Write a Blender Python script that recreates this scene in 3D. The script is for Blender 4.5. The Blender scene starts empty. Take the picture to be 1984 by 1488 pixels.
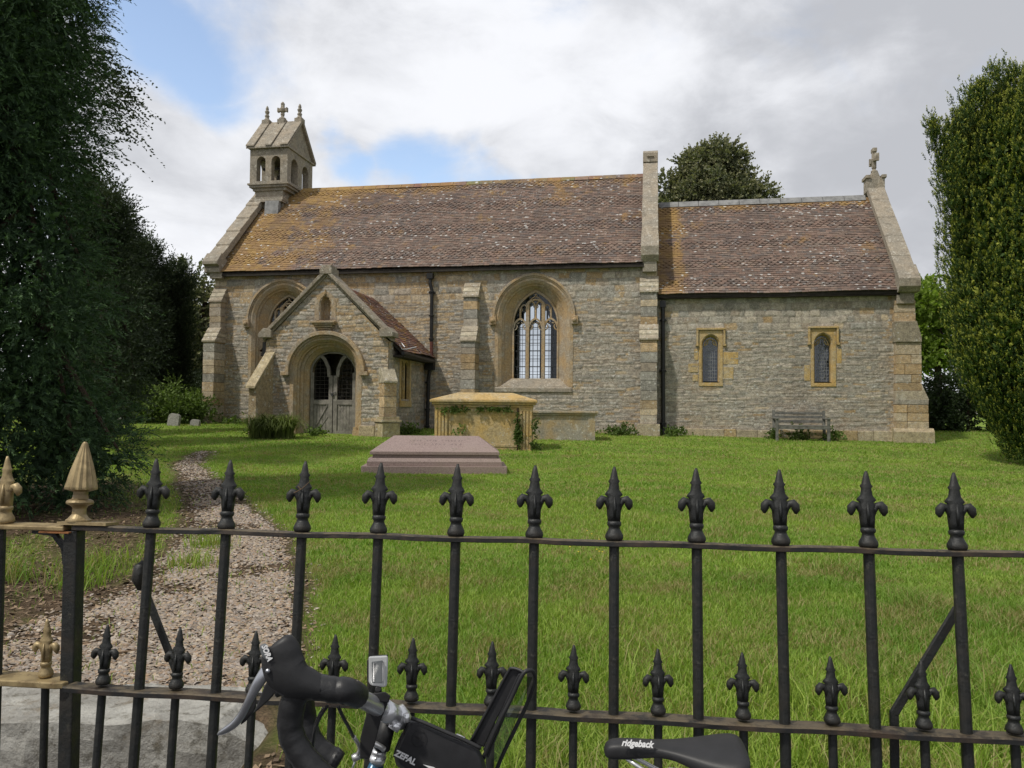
import bpy, bmesh, math, random
import numpy as np
from mathutils import Vector, Matrix, Euler, noise as mnoise
R_ = math.radians
rng = np.random.default_rng(7)
random.seed(5)
S = bpy.context.scene
COL = S.collection

# ------------------------------------------------------------------ camera (eye level is z = 0, road at z = -1.6)
PITCH, ROLL = math.atan(46/1500), .009
F_ = np.array([0, math.cos(PITCH), math.sin(PITCH)])
U0 = np.array([0, -math.sin(PITCH), math.cos(PITCH)]); R0 = np.array([1., 0, 0])
U_ = U0*math.cos(ROLL) - R0*math.sin(ROLL); RR = R0*math.cos(ROLL) + U0*math.sin(ROLL)
cam = bpy.data.cameras.new('camera'); camo = bpy.data.objects.new('camera', cam); COL.objects.link(camo)
cam.sensor_width = 36; cam.lens = 36*1500/1984; cam.clip_end = 1000; cam.clip_start = .05
m = Matrix.Identity(4)
for i in range(3):
    m[i][0], m[i][1], m[i][2] = RR[i], U_[i], -F_[i]
camo.matrix_world = m
S.camera = camo

# ------------------------------------------------------------------ sun, sky
SUN_EL = 56; to_sun = Vector((-.74, -.56, 0)).normalized()*math.cos(R_(SUN_EL)) + Vector((0, 0, math.sin(R_(SUN_EL))))
sl = bpy.data.lights.new('sun', 'SUN'); sl.energy = 2.9; sl.angle = R_(2.5); sl.color = (1, .95, .86)
so = bpy.data.objects.new('sun', sl); COL.objects.link(so); so.rotation_euler = to_sun.to_track_quat('Z', 'Y').to_euler()
W = bpy.data.worlds.new('World'); S.world = W; W.use_nodes = True
def sky_world():
    nt = W.node_tree; N = nt.nodes; L = nt.links; N.clear()
    out = N.new('ShaderNodeOutputWorld'); bg = N.new('ShaderNodeBackground'); bg.inputs[1].default_value = .125
    L.new(bg.outputs[0], out.inputs[0])
    sk = N.new('ShaderNodeTexSky'); sk.sky_type = 'NISHITA'; sk.sun_disc = False
    sk.sun_elevation = R_(SUN_EL); sk.sun_rotation = math.atan2(to_sun.x, to_sun.y)
    sk.air_density = 1.0; sk.dust_density = .6; sk.ozone_density = 1.5
    tc = N.new('ShaderNodeTexCoord'); d = tc.outputs['Generated']
    def math_(op, a, b=None, clamp=False):
        n = N.new('ShaderNodeMath'); n.operation = op; n.use_clamp = clamp
        for k, x in enumerate((a, b)):
            if x is None: continue
            if isinstance(x, (int, float)): n.inputs[k].default_value = x
            else: L.new(x, n.inputs[k])
        return n.outputs[0]
    def ramp(x, a, b):
        n = N.new('ShaderNodeMapRange'); n.interpolation_type = 'SMOOTHSTEP'
        n.inputs[1].default_value = a; n.inputs[2].default_value = b; L.new(x, n.inputs[0]); return n.outputs[0]
    # flatten the direction so clouds stretch towards the horizon
    sp = N.new('ShaderNodeSeparateXYZ'); L.new(d, sp.inputs[0])
    cb = N.new('ShaderNodeCombineXYZ'); L.new(sp.outputs[0], cb.inputs[0]); L.new(sp.outputs[1], cb.inputs[1])
    L.new(math_('MULTIPLY', sp.outputs[2], 1.7), cb.inputs[2])
    def nz(scale, det, rough, vec=cb.outputs[0], dist=.4):
        n = N.new('ShaderNodeTexNoise'); n.inputs['Scale'].default_value = scale; n.inputs['Detail'].default_value = det
        n.inputs['Roughness'].default_value = rough; n.inputs['Distortion'].default_value = dist; L.new(vec, n.inputs['Vector']); return n.outputs[0]
    n1 = nz(4.2, 8, .56)
    # openings in the cloud deck, as directions
    holes = [(235,-30,.13),(300,60,.16),(345,120,.15),(420,190,.12),(470,215,.07),(640,270,.065),(700,318,.08),(820,300,.11),(925,305,.09),(1010,310,.055),(200,-200,.25),(120,-500,.3)]
    acc = None
    nv = N.new('ShaderNodeTexNoise'); nv.inputs['Scale'].default_value = 5.5; nv.inputs['Detail'].default_value = 5; L.new(d, nv.inputs['Vector'])
    nw = N.new('ShaderNodeVectorMath'); nw.operation = 'MULTIPLY_ADD'; L.new(nv.outputs['Color'], nw.inputs[0]); nw.inputs[1].default_value = (.20,)*3; nw.inputs[2].default_value = (-.10,)*3
    dd = N.new('ShaderNodeVectorMath'); dd.operation = 'ADD'; L.new(d, dd.inputs[0]); L.new(nw.outputs[0], dd.inputs[1])
    for px, py, r in holes:
        v = F_ + (px-992)/1500*RR - (py-744)/1500*U_; v = v/np.linalg.norm(v)
        sb = N.new('ShaderNodeVectorMath'); sb.operation = 'SUBTRACT'; L.new(dd.outputs[0], sb.inputs[0]); sb.inputs[1].default_value = tuple(v)
        ml = N.new('ShaderNodeVectorMath'); ml.operation = 'MULTIPLY'; L.new(sb.outputs[0], ml.inputs[0]); ml.inputs[1].default_value = (1, 1, 1.5)
        ln = N.new('ShaderNodeVectorMath'); ln.operation = 'LENGTH'; L.new(ml.outputs[0], ln.inputs[0])
        h = ramp(math_('DIVIDE', ln.outputs['Value'], r), 1.0, 0.0)
        acc = h if acc is None else math_('MAXIMUM', acc, h)
    dens = math_('ADD', math_('SUBTRACT', 1.02, math_('MULTIPLY', acc, .80)), math_('MULTIPLY', math_('SUBTRACT', n1, .5), 1.9))
    cover = ramp(dens, .16, .86)
    n2 = nz(2.6, 6, .52, dist=.2); n3 = nz(7.5, 7, .6)
    shade = math_('ADD', math_('MULTIPLY', n2, .68), math_('MULTIPLY', n3, .32))
    # greyer, thicker cloud towards the right and overhead
    shade = math_('SUBTRACT', shade, math_('MULTIPLY', ramp(sp.outputs[0], .0, .42), .11))
    shade = math_('SUBTRACT', shade, math_('MULTIPLY', ramp(sp.outputs[2], .38, .6), .06))
    t = ramp(shade, .33, .60)
    mc = N.new('ShaderNodeMix'); mc.data_type = 'RGBA'; L.new(t, mc.inputs[0])
    mc.inputs[6].default_value = (3.95, 4.06, 4.35, 1); mc.inputs[7].default_value = (7.0, 7.1, 7.4, 1)
    blue = N.new('ShaderNodeMix'); blue.data_type = 'RGBA'; blue.blend_type = 'MULTIPLY'; blue.inputs[0].default_value = 1
    L.new(sk.outputs[0], blue.inputs[6]); blue.inputs[7].default_value = (2.1, 1.85, 1.65, 1)
    mx = N.new('ShaderNodeMix'); mx.data_type = 'RGBA'; L.new(cover, mx.inputs[0])
    L.new(blue.outputs[2], mx.inputs[6]); L.new(mc.outputs[2], mx.inputs[7]); L.new(mx.outputs[2], bg.inputs[0])
sky_world()
S.view_settings.view_transform = 'Standard'; S.view_settings.look = 'None'; S.view_settings.exposure = .12; S.view_settings.gamma = 1
S.render.engine = 'CYCLES'
S.cycles.max_bounces = 6; S.cycles.transparent_max_bounces = 12

# ------------------------------------------------------------------ materials
def srgb(r, g, b):
    f = lambda c: (c/255/12.92 if c/255 <= .04045 else ((c/255+.055)/1.055)**2.4)
    return (f(r), f(g), f(b), 1)
class NT:
    def __init__(s, name):
        s.m = bpy.data.materials.new(name); s.m.use_nodes = True; s.N = s.m.node_tree.nodes; s.L = s.m.node_tree.links
        s.b = s.N['Principled BSDF']; s.out = s.N['Material Output']; s.tc = None
    def obj(s):
        if s.tc is None: s.tc = s.N.new('ShaderNodeTexCoord').outputs['Object']
        return s.tc
    def noise(s, scale, det=4, rough=.55, vec=None, stretch=None, dist=0):
        n = s.N.new('ShaderNodeTexNoise'); n.inputs['Scale'].default_value = scale; n.inputs['Detail'].default_value = det
        n.inputs['Roughness'].default_value = rough; n.inputs['Distortion'].default_value = dist
        v = vec or s.obj()
        if stretch:
            mp = s.N.new('ShaderNodeMapping'); mp.inputs['Scale'].default_value = stretch; s.L.new(v, mp.inputs[0]); v = mp.outputs[0]
        s.L.new(v, n.inputs['Vector']); return n.outputs[0]
    def ramp(s, x, a, b, lo=0., hi=1.):
        n = s.N.new('ShaderNodeMapRange'); n.interpolation_type = 'SMOOTHSTEP'
        for k, q in zip((1, 2, 3, 4), (a, b, lo, hi)): n.inputs[k].default_value = q
        s.L.new(x, n.inputs[0]); return n.outputs[0]
    def mix(s, f, a, b, mode='MIX'):
        n = s.N.new('ShaderNodeMix'); n.data_type = 'RGBA'; n.blend_type = mode
        for k, q in ((0, f), (6, a), (7, b)):
            if isinstance(q, (tuple, list)): n.inputs[k].default_value = q if len(q) == 4 else (*q, 1)
            elif isinstance(q, (int, float)): n.inputs[k].default_value = q
            else: s.L.new(q, n.inputs[k])
        return n.outputs[2]
    def math(s, op, a, b=None, clamp=False):
        n = s.N.new('ShaderNodeMath'); n.operation = op; n.use_clamp = clamp
        for k, x in enumerate((a, b)):
            if x is None: continue
            if isinstance(x, (int, float)): n.inputs[k].default_value = x
            else: s.L.new(x, n.inputs[k])
        return n.outputs[0]
    def vor(s, scale, feature='F1', out=0, stretch=None, rnd=1):
        n = s.N.new('ShaderNodeTexVoronoi'); n.feature = feature; n.inputs['Scale'].default_value = scale; n.inputs['Randomness'].default_value = rnd
        v = s.obj()
        if stretch:
            mp = s.N.new('ShaderNodeMapping'); mp.inputs['Scale'].default_value = stretch; s.L.new(v, mp.inputs[0]); v = mp.outputs[0]
        s.L.new(v, n.inputs['Vector']); return n.outputs[out]
    def island(s): return s.N.new('ShaderNodeNewGeometry').outputs['Random Per Island']
    def attr(s, name, out='Color'):
        n = s.N.new('ShaderNodeAttribute'); n.attribute_name = name; return n.outputs[out]
    def bump(s, h, strength=.5, dist=.01, prev=None):
        n = s.N.new('ShaderNodeBump'); n.inputs['Strength'].default_value = strength; n.inputs['Distance'].default_value = dist
        s.L.new(h, n.inputs['Height'])
        if prev is not None: s.L.new(prev, n.inputs['Normal'])
        s.L.new(n.outputs[0], s.b.inputs['Normal']); return n.outputs[0]
    def set(s, color=None, rough=None, metal=None, spec=None):
        for k, q in (('Base Color', color), ('Roughness', rough), ('Metallic', metal), ('Specular IOR Level', spec)):
            if q is None: continue
            if isinstance(q, (tuple, list)): s.b.inputs[k].default_value = q if len(q) == 4 else (*q, 1)
            elif isinstance(q, (int, float)): s.b.inputs[k].default_value = q
            else: s.L.new(q, s.b.inputs[k])
        return s.m

def mat_masonry():
    t = NT('masonry'); c = t.attr('col')
    n = t.noise(9, 6, .65); c = t.mix(1, c, t.mix(t.ramp(n, .3, .7), (.74, .73, .73), (1.26, 1.25, 1.22)), 'MULTIPLY')
    n = t.noise(34, 5, .75); c = t.mix(1, c, t.mix(t.ramp(n, .32, .68), (.72, .71, .70), (1.26, 1.26, 1.26)), 'MULTIPLY')
    n = t.noise(1.1, 4, .6); c = t.mix(t.ramp(n, .5, .75, 0, .4), c, (.30, .21, .12))
    n = t.noise(.8, 5, .6, stretch=(1, 1, .35)); c = t.mix(t.ramp(n, .55, .75, 0, .4), c, (.15, .135, .115))
    v = t.vor(7.5); k = t.noise(1.3, 3, .5)
    sp = t.math('MULTIPLY', t.ramp(v, .26, .15), t.ramp(k, .47, .55))
    c = t.mix(t.math('MULTIPLY', sp, .75), c, (.52, .51, .46))
    v = t.vor(26); k = t.noise(2.2, 3, .5); sp = t.math('MULTIPLY', t.ramp(v, .36, .18), t.ramp(k, .42, .54))
    c = t.mix(t.math('MULTIPLY', sp, .6), c, (.50, .48, .42))
    q = t.math('MULTIPLY', t.ramp(t.noise(5.5, 6, .75), .56, .64), t.ramp(t.noise(.9, 3, .5), .42, .6)); c = t.mix(t.math('MULTIPLY', q, .55), c, (.50, .48, .42))
    q = t.math('MULTIPLY', t.ramp(t.noise(4.3, 6, .75, dist=.5), .57, .66), t.ramp(t.noise(1.4, 3, .5), .45, .6)); c = t.mix(t.math('MULTIPLY', q, .6), c, (.19, .125, .065))
    t.bump(t.noise(28, 6, .7), 1.0, .022)
    return t.set(c, .93, spec=.15)
def mat_ham(name='dressed_stone', base=(.40, .285, .16), grey=(.335, .285, .22), dark=(.18, .14, .10), lich=.6, gmix=.55):
    t = NT(name)
    c = t.mix(t.ramp(t.noise(2.3, 5, .6), .35, .65), base, grey)
    c = t.mix(t.ramp(t.noise(5, 5, .65), .5, .75, 0, gmix), c, dark)
    c = t.mix(1, c, t.mix(t.ramp(t.noise(22, 5, .7), .3, .7), (.75, .74, .72), (1.2, 1.2, 1.18)), 'MULTIPLY')
    v = t.vor(14); k = t.noise(1.9, 3, .5); sp = t.math('MULTIPLY', t.ramp(v, .24, .14), t.ramp(k, .5, .6))
    c = t.mix(t.math('MULTIPLY', sp, lich), c, (.55, .53, .46))
    q = t.ramp(t.noise(6.5, 7, .78), .55, .63); c = t.mix(t.math('MULTIPLY', q, lich*.75), c, (.50, .47, .40))
    q = t.ramp(t.noise(3.7, 7, .78, dist=.6), .57, .66); c = t.mix(t.math('MULTIPLY', q, .5), c, dark)
    t.bump(t.noise(30, 6, .7), .9, .014)
    return t.set(c, .9, spec=.15)
def mat_tiles():
    t = NT('roof_tiles'); c = t.attr('col')
    o = t.obj(); sp = t.N.new('ShaderNodeSeparateXYZ'); t.L.new(o, sp.inputs[0])
    c = t.mix(1, c, t.mix(t.ramp(t.noise(14, 4, .6), .3, .7), (.80, .80, .81), (1.2, 1.18, 1.16)), 'MULTIPLY')
    # ochre lichen: strong at the west end and along the ridges
    w = t.ramp(sp.outputs[0], -7.2, -1.0, .24, .0)
    w = t.math('ADD', w, t.ramp(sp.outputs[2], 7.3, 8.6, 0, .14))
    w2 = t.math('MULTIPLY', t.ramp(sp.outputs[0], 6.6, 6.7), t.ramp(sp.outputs[0], 7.7, 7.2)); w3 = t.math('MULTIPLY', t.ramp(sp.outputs[0], 6.6, 6.7), t.ramp(sp.outputs[2], 6.9, 7.3))
    w = t.math('ADD', w, t.math('MULTIPLY', t.math('MAXIMUM', w2, w3), .22))
    k = t.math('ADD', t.noise(1.0, 6, .68, stretch=(1.3, 1, 1)), w)
    c = t.mix(t.ramp(k, .57, .72, 0, .7), c, (.28, .17, .065))
    k = t.math('ADD', t.noise(3.4, 5, .65), t.math('MULTIPLY', w, .8)); c = t.mix(t.ramp(k, .64, .74, 0, .6), c, (.33, .215, .075))
    c = t.mix(t.ramp(t.noise(.7, 4, .6, stretch=(1, 1, .5)), .5, .66, 0, .4), c, (.09, .07, .065))
    v = t.vor(4.2, stretch=(1, 1.6, 1.6)); k = t.noise(.9, 3, .5)
    s1 = t.math('MULTIPLY', t.ramp(t.math('ADD', v, t.math('MULTIPLY', t.noise(18, 3, .6), .16)), .30, .24), t.ramp(k, .45, .53)); c = t.mix(t.math('MULTIPLY', s1, .9), c, (.50, .50, .48))
    v = t.vor(13); k = t.noise(.8, 3, .5, dist=1); s1 = t.math('MULTIPLY', t.ramp(v, .24, .14), t.ramp(k, .54, .62)); c = t.mix(t.math('MULTIPLY', s1, .7), c, (.46, .46, .45))
    t.bump(t.noise(40, 4, .6), .4, .006)
    return t.set(c, .85, spec=.2)
def mat_leaf(name, dark, light, tip=None, trans=.25, nscale=1.2, rough=.65):
    t = NT(name); r = t.island()
    c = t.mix(r, dark, light)
    c = t.mix(t.ramp(t.noise(nscale, 3, .5), .38, .64, 0, .6), c, tuple(x*.55 for x in dark))
    if tip: c = t.mix(t.ramp(t.attr('tip', 'Fac'), .45, 1, 0, .85), c, tip)
    t.set(c, rough, spec=.25)
    tr = t.N.new('ShaderNodeBsdfTranslucent'); t.L.new(t.mix(1, c, (1.2, 1.35, .6), 'MULTIPLY'), tr.inputs[0])
    ms = t.N.new('ShaderNodeMixShader'); ms.inputs[0].default_value = trans
    t.L.new(t.b.outputs[0], ms.inputs[1]); t.L.new(tr.outputs[0], ms.inputs[2]); t.L.new(ms.outputs[0], t.out.inputs[0])
    return t.m
def mat_simple(name, c, rough=.6, metal=0, var=.25, scale=12, bump=.2, spec=.4, dist=.004):
    t = NT(name)
    cc = t.mix(t.ramp(t.noise(scale, 5, .6), .3, .7), tuple(x*(1-var) for x in c[:3]), tuple(min(1, x*(1+var)) for x in c[:3]))
    if bump: t.bump(t.noise(scale*4, 4, .6), bump, dist)
    return t.set(cc, rough, metal, spec)
def mat_iron():
    t = NT('black_iron')
    c = t.mix(t.ramp(t.noise(14, 6, .65), .45, .7), (.008, .009, .008), (.022, .018, .013))
    c = t.mix(t.ramp(t.noise(45, 4, .7), .6, .72, 0, .45), c, (.075, .07, .05))
    t.bump(t.noise(70, 6, .7), .6, .004)
    return t.set(c, t.ramp(t.noise(20, 4, .6), .3, .7, .38, .7), 0, .5)
def mat_rail():
    t = NT('rail_iron')
    g = t.N.new('ShaderNodeNewGeometry'); sp = t.N.new('ShaderNodeSeparateXYZ'); t.L.new(g.outputs['Normal'], sp.inputs[0])
    c = t.mix(t.ramp(t.noise(14, 6, .65), .42, .7), (.010, .010, .010), (.045, .030, .019))
    dirt = t.math('MULTIPLY', t.ramp(sp.outputs[2], .4, .9), t.ramp(t.noise(26, 5, .7), .35, .6))
    c = t.mix(t.math('MULTIPLY', dirt, .8), c, (.115, .09, .055))
    t.bump(t.noise(60, 5, .65), .5, .003)
    return t.set(c, .6, 0, .4)
def mat_gold():
    t = NT('gold_paint')
    c = t.mix(t.ramp(t.noise(25, 5, .6), .35, .65), (.20, .145, .07), (.36, .275, .14))
    c = t.mix(t.ramp(t.noise(70, 4, .7), .58, .7, 0, .7), c, (.10, .06, .03))
    t.bump(t.noise(80, 4, .6), .4, .002)
    return t.set(c, .48, .35, .5)
def mat_ground():
    t = NT('turf')
    c = t.mix(t.ramp(t.noise(.55, 5, .6), .38, .62), (.135, .220, .028), (.225, .320, .052))
    c = t.mix(t.ramp(t.noise(6, 5, .65), .45, .7, 0, .6), c, (.14, .135, .05))
    c = t.mix(t.ramp(t.noise(40, 4, .7), .4, .7, 0, .5), c, (.035, .06, .012))
    soil = t.mix(t.ramp(t.noise(9, 5, .7), .35, .7), (.055, .038, .025), (.135, .098, .066)); soil = t.mix(t.ramp(t.noise(3, 5, .7), .5, .7, 0, .6), soil, (.07, .085, .025)); soil = t.mix(1, soil, t.mix(t.ramp(t.noise(70, 5, .8), .35, .65), (.55, .55, .55), (1.5, 1.45, 1.35)), 'MULTIPLY')
    c = t.mix(t.attr('soil', 'Fac'), c, soil)
    t.bump(t.noise(30, 6, .75), .9, .03)
    return t.set(c, .95, spec=.1)
M = {}
M['masonry'] = mat_masonry()
M['ham'] = mat_ham()
M['ham_bright'] = mat_ham('ochre_stone', (.46, .315, .125), (.42, .33, .19), (.18, .14, .08), .6, .6)
M['coping'] = mat_ham('coping_stone', (.31, .265, .205), (.26, .235, .195), (.14, .12, .095), .8, .75)
M['tombgrey'] = mat_ham('lichened_stone', (.36, .27, .15), (.30, .28, .235), (.17, .14, .09), .95, .5)
M['tiles'] = mat_tiles()
M['iron'] = mat_iron(); M['rail'] = mat_rail(); M['gold'] = mat_gold()
M['ground'] = mat_ground()
M['lead'] = mat_simple('slate_grey', (.19, .19, .185), .7, 0, .3, 6, .3)
M['downpipe'] = mat_simple('black_pipe', (.012, .012, .012), .45, 0, .3, 20, .1)
M['redpipe'] = mat_simple('red_oxide_pipe', (.10, .035, .025), .5, 0, .3, 20, .1)
M['wood'] = mat_simple('weathered_oak', (.20, .185, .16), .8, 0, .3, 8, .4)
M['benchwood'] = mat_simple('silvered_teak', (.12, .118, .105), .85, 0, .35, 9, .4)
M['dark'] = mat_simple('dark_timber', (.03, .025, .02), .9)
M['plaster'] = mat_simple('interior_plaster', (.16, .15, .13), .9)
M['bell'] = mat_simple('bell_bronze', (.06, .055, .045), .5, .6)
M['leading'] = mat_simple('leading', (.03, .03, .032), .6)
M['ferr'] = mat_simple('pale_leading', (.22, .23, .24), .6)
def mat_glass(name, tint, f=.12):
    t = NT(name); tr = t.N.new('ShaderNodeBsdfTransparent'); tr.inputs[0].default_value = (*tint, 1)
    gl = t.N.new('ShaderNodeBsdfGlossy'); gl.inputs['Roughness'].default_value = .08; gl.inputs[0].default_value = (.8, .85, .9, 1)
    nb = t.N.new('ShaderNodeBump'); nb.inputs['Strength'].default_value = .25; nb.inputs['Distance'].default_value = .02; t.L.new(t.noise(7, 2, .5), nb.inputs['Height']); t.L.new(nb.outputs[0], gl.inputs['Normal'])
    ms = t.N.new('ShaderNodeMixShader'); ms.inputs[0].default_value = f
    t.L.new(tr.outputs[0], ms.inputs[1]); t.L.new(gl.outputs[0], ms.inputs[2]); t.L.new(ms.outputs[0], t.out.inputs[0]); return t.m
M['glass'] = mat_glass('window_glass', (.80, .86, .90), .07)
M['leadglass'] = mat_glass('leaded_glass', (.10, .12, .16), .10)
M['clear'] = mat_glass('clear_plastic', (.45, .55, .38), .12)
def mat_granite():
    t = NT('pink_granite')
    c = t.mix(t.ramp(t.noise(60, 4, .8), .35, .65), (.175, .118, .105), (.31, .235, .21))
    c = t.mix(t.ramp(t.vor(90), .28, .1, 0, .7), c, (.045, .03, .03))
    c = t.mix(t.ramp(t.noise(1.4, 4, .6), .4, .7, 0, .4), c, (.26, .20, .16)); c = t.mix(t.ramp(t.noise(5, 7, .75), .58, .68, 0, .55), c, (.13, .115, .07))
    return t.set(c, t.ramp(t.noise(4, 4, .6), .3, .7, .4, .62), spec=.5)
M['granite'] = mat_granite()
M['inscr'] = mat_simple('worn_engraving', (.085, .06, .058), .8)
M['concrete'] = mat_simple('old_concrete', (.21, .205, .19), .95, 0, .3, 7, .9, .15, .02)
def mat_step():
    t = NT('stone_step_mat')
    g = t.N.new('ShaderNodeNewGeometry'); sp = t.N.new('ShaderNodeSeparateXYZ'); t.L.new(g.outputs['Normal'], sp.inputs[0])
    c = t.mix(t.ramp(t.noise(6, 6, .7), .3, .7), (.26, .25, .225), (.46, .45, .41))
    c = t.mix(t.ramp(t.noise(13, 6, .75), .5, .68, 0, .8), c, (.11, .10, .075))
    c = t.mix(t.ramp(t.noise(4, 5, .7), .52, .68, 0, .6), c, (.17, .12, .06))
    t.bump(t.noise(30, 6, .75), .9, .02)
    return t.set(c, .95, spec=.1)
M['step'] = mat_step()
M['asphalt'] = mat_simple('asphalt', (.05, .05, .052), .9, 0, .3, 30, .5, .2, .01)
def mat_pebble():
    t = NT('gravel_stones'); r = t.island()
    rp = t.N.new('ShaderNodeValToRGB'); e = rp.color_ramp.elements
    e[0].color = (.17, .14, .115, 1); e[1].color = (.40, .36, .31, 1)
    for p, c in ((.2, (.27, .225, .18, 1)), (.4, (.27, .18, .11, 1)), (.5, (.35, .30, .26, 1)), (.7, (.19, .17, .15, 1)), (.85, (.36, .28, .19, 1))):
        x = e.new(p); x.color = c
    t.L.new(r, rp.inputs[0]); t.bump(t.noise(80, 3, .6), .3, .003)
    return t.set(rp.outputs[0], .85, spec=.2)
M['pebble'] = mat_pebble()
M['bark'] = mat_simple('bark', (.06, .045, .033), .95, 0, .4, 10, .9, .1, .03)
M['cypress'] = mat_leaf('cypress_foliage', (.022, .050, .022), (.052, .098, .040), (.075, .14, .048), .18, .9)
M['yewdark'] = mat_leaf('dark_yew_foliage', (.028, .044, .022), (.060, .086, .040), None, .15)
M['twigleaf'] = mat_leaf('small_leaves', (.035, .050, .024), (.075, .095, .045), None, .2)
M['irish'] = mat_leaf('irish_yew_foliage', (.030, .064, .013), (.074, .122, .024), (.36, .38, .06), .2, 1.6)  # yellow tips, brightened further to put sunlit contrast into the colour
M['sycamore'] = mat_leaf('sycamore_foliage', (.10, .118, .065), (.20, .215, .12), (.25, .24, .13), .25)
M['lime'] = mat_leaf('bright_foliage', (.13, .20, .03), (.30, .40, .08), None, .45)
M['bush'] = mat_leaf('bush_foliage', (.07, .12, .025), (.19, .26, .07), None, .3)
M['holly'] = mat_leaf('hedge_foliage', (.016, .030, .010), (.040, .062, .018), None, .15)
M['blade'] = None
def mat_blade():
    t = NT('grass_blades'); r = t.island()
    c = t.mix(r, (.165, .270, .032), (.350, .450, .085))
    c = t.mix(t.ramp(t.noise(.6, 5, .6), .40, .62, 0, .55), c, (.085, .205, .020))
    k = t.math('ADD', t.noise(2.3, 5, .65), t.math('MULTIPLY', t.math('SUBTRACT', r, .5), .25))
    c = t.mix(t.ramp(k, .53, .64, 0, .85), c, (.33, .27, .13))
    c = t.mix(t.ramp(t.math('FRACT', t.math('MULTIPLY', r, 37.)), .90, .93, 0, .8), c, (.34, .28, .14))
    t.set(c, .6, spec=.3)
    tr = t.N.new('ShaderNodeBsdfTranslucent'); t.L.new(t.mix(1, c, (1.2, 1.3, .5), 'MULTIPLY'), tr.inputs[0])
    ms = t.N.new('ShaderNodeMixShader'); ms.inputs[0].default_value = .35
    t.L.new(t.b.outputs[0], ms.inputs[1]); t.L.new(tr.outputs[0], ms.inputs[2]); t.L.new(ms.outputs[0], t.out.inputs[0]); return t.m
M['blade'] = mat_blade()
M['litter'] = mat_simple('dry_litter', (.13, .085, .05), .9, 0, .4, 5, 0)
M['rubber'] = mat_simple('black_rubber', (.020, .020, .021), .5, 0, .15, 30, .3, .35, .001)
M['tape'] = mat_simple('bar_tape', (.017, .017, .018), .42, 0, .2, 60, .6, .4, .001)
M['chrome'] = mat_simple('polished_alloy', (.80, .80, .81), .28, .75, .05, 8, 0)
M['alloy'] = mat_simple('brushed_alloy', (.42, .43, .46), .3, .9, .08, 20, 0)
M['satin'] = mat_simple('satin_alloy', (.62, .62, .62), .32, .8, .05, 20, 0)
M['bluepaint'] = mat_simple('blue_frame_paint', (.025, .085, .15), .25, .2, .1, 5, 0)
M['bagfab'] = mat_simple('bag_fabric', (.022, .022, .024), .5, 0, .15, 40, .25, .4, .001)
M['white'] = mat_simple('white_print', (.72, .72, .72), .5, 0, .05, 5, 0)
M['cream'] = mat_simple('cream_tape', (.5, .42, .32), .6)
M['plasticgrey'] = mat_simple('clear_case', (.45, .46, .46), .25, .1, .1, 10, 0)
M['screen'] = mat_simple('camera_screen', (.13, .14, .145), .15, 0, .1, 10, 0)
M['gravestone'] = mat_ham('headstone_stone', (.27, .26, .24), (.20, .20, .18), (.12, .12, .10), .5, .4)
M['rust'] = mat_simple('rusty_edge', (.22, .09, .03), .8, 0, .5, 30, .4)
M['yellow'] = mat_simple('yellow_petals', (.65, .48, .03), .6, 0, .1, 5, 0)

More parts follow.
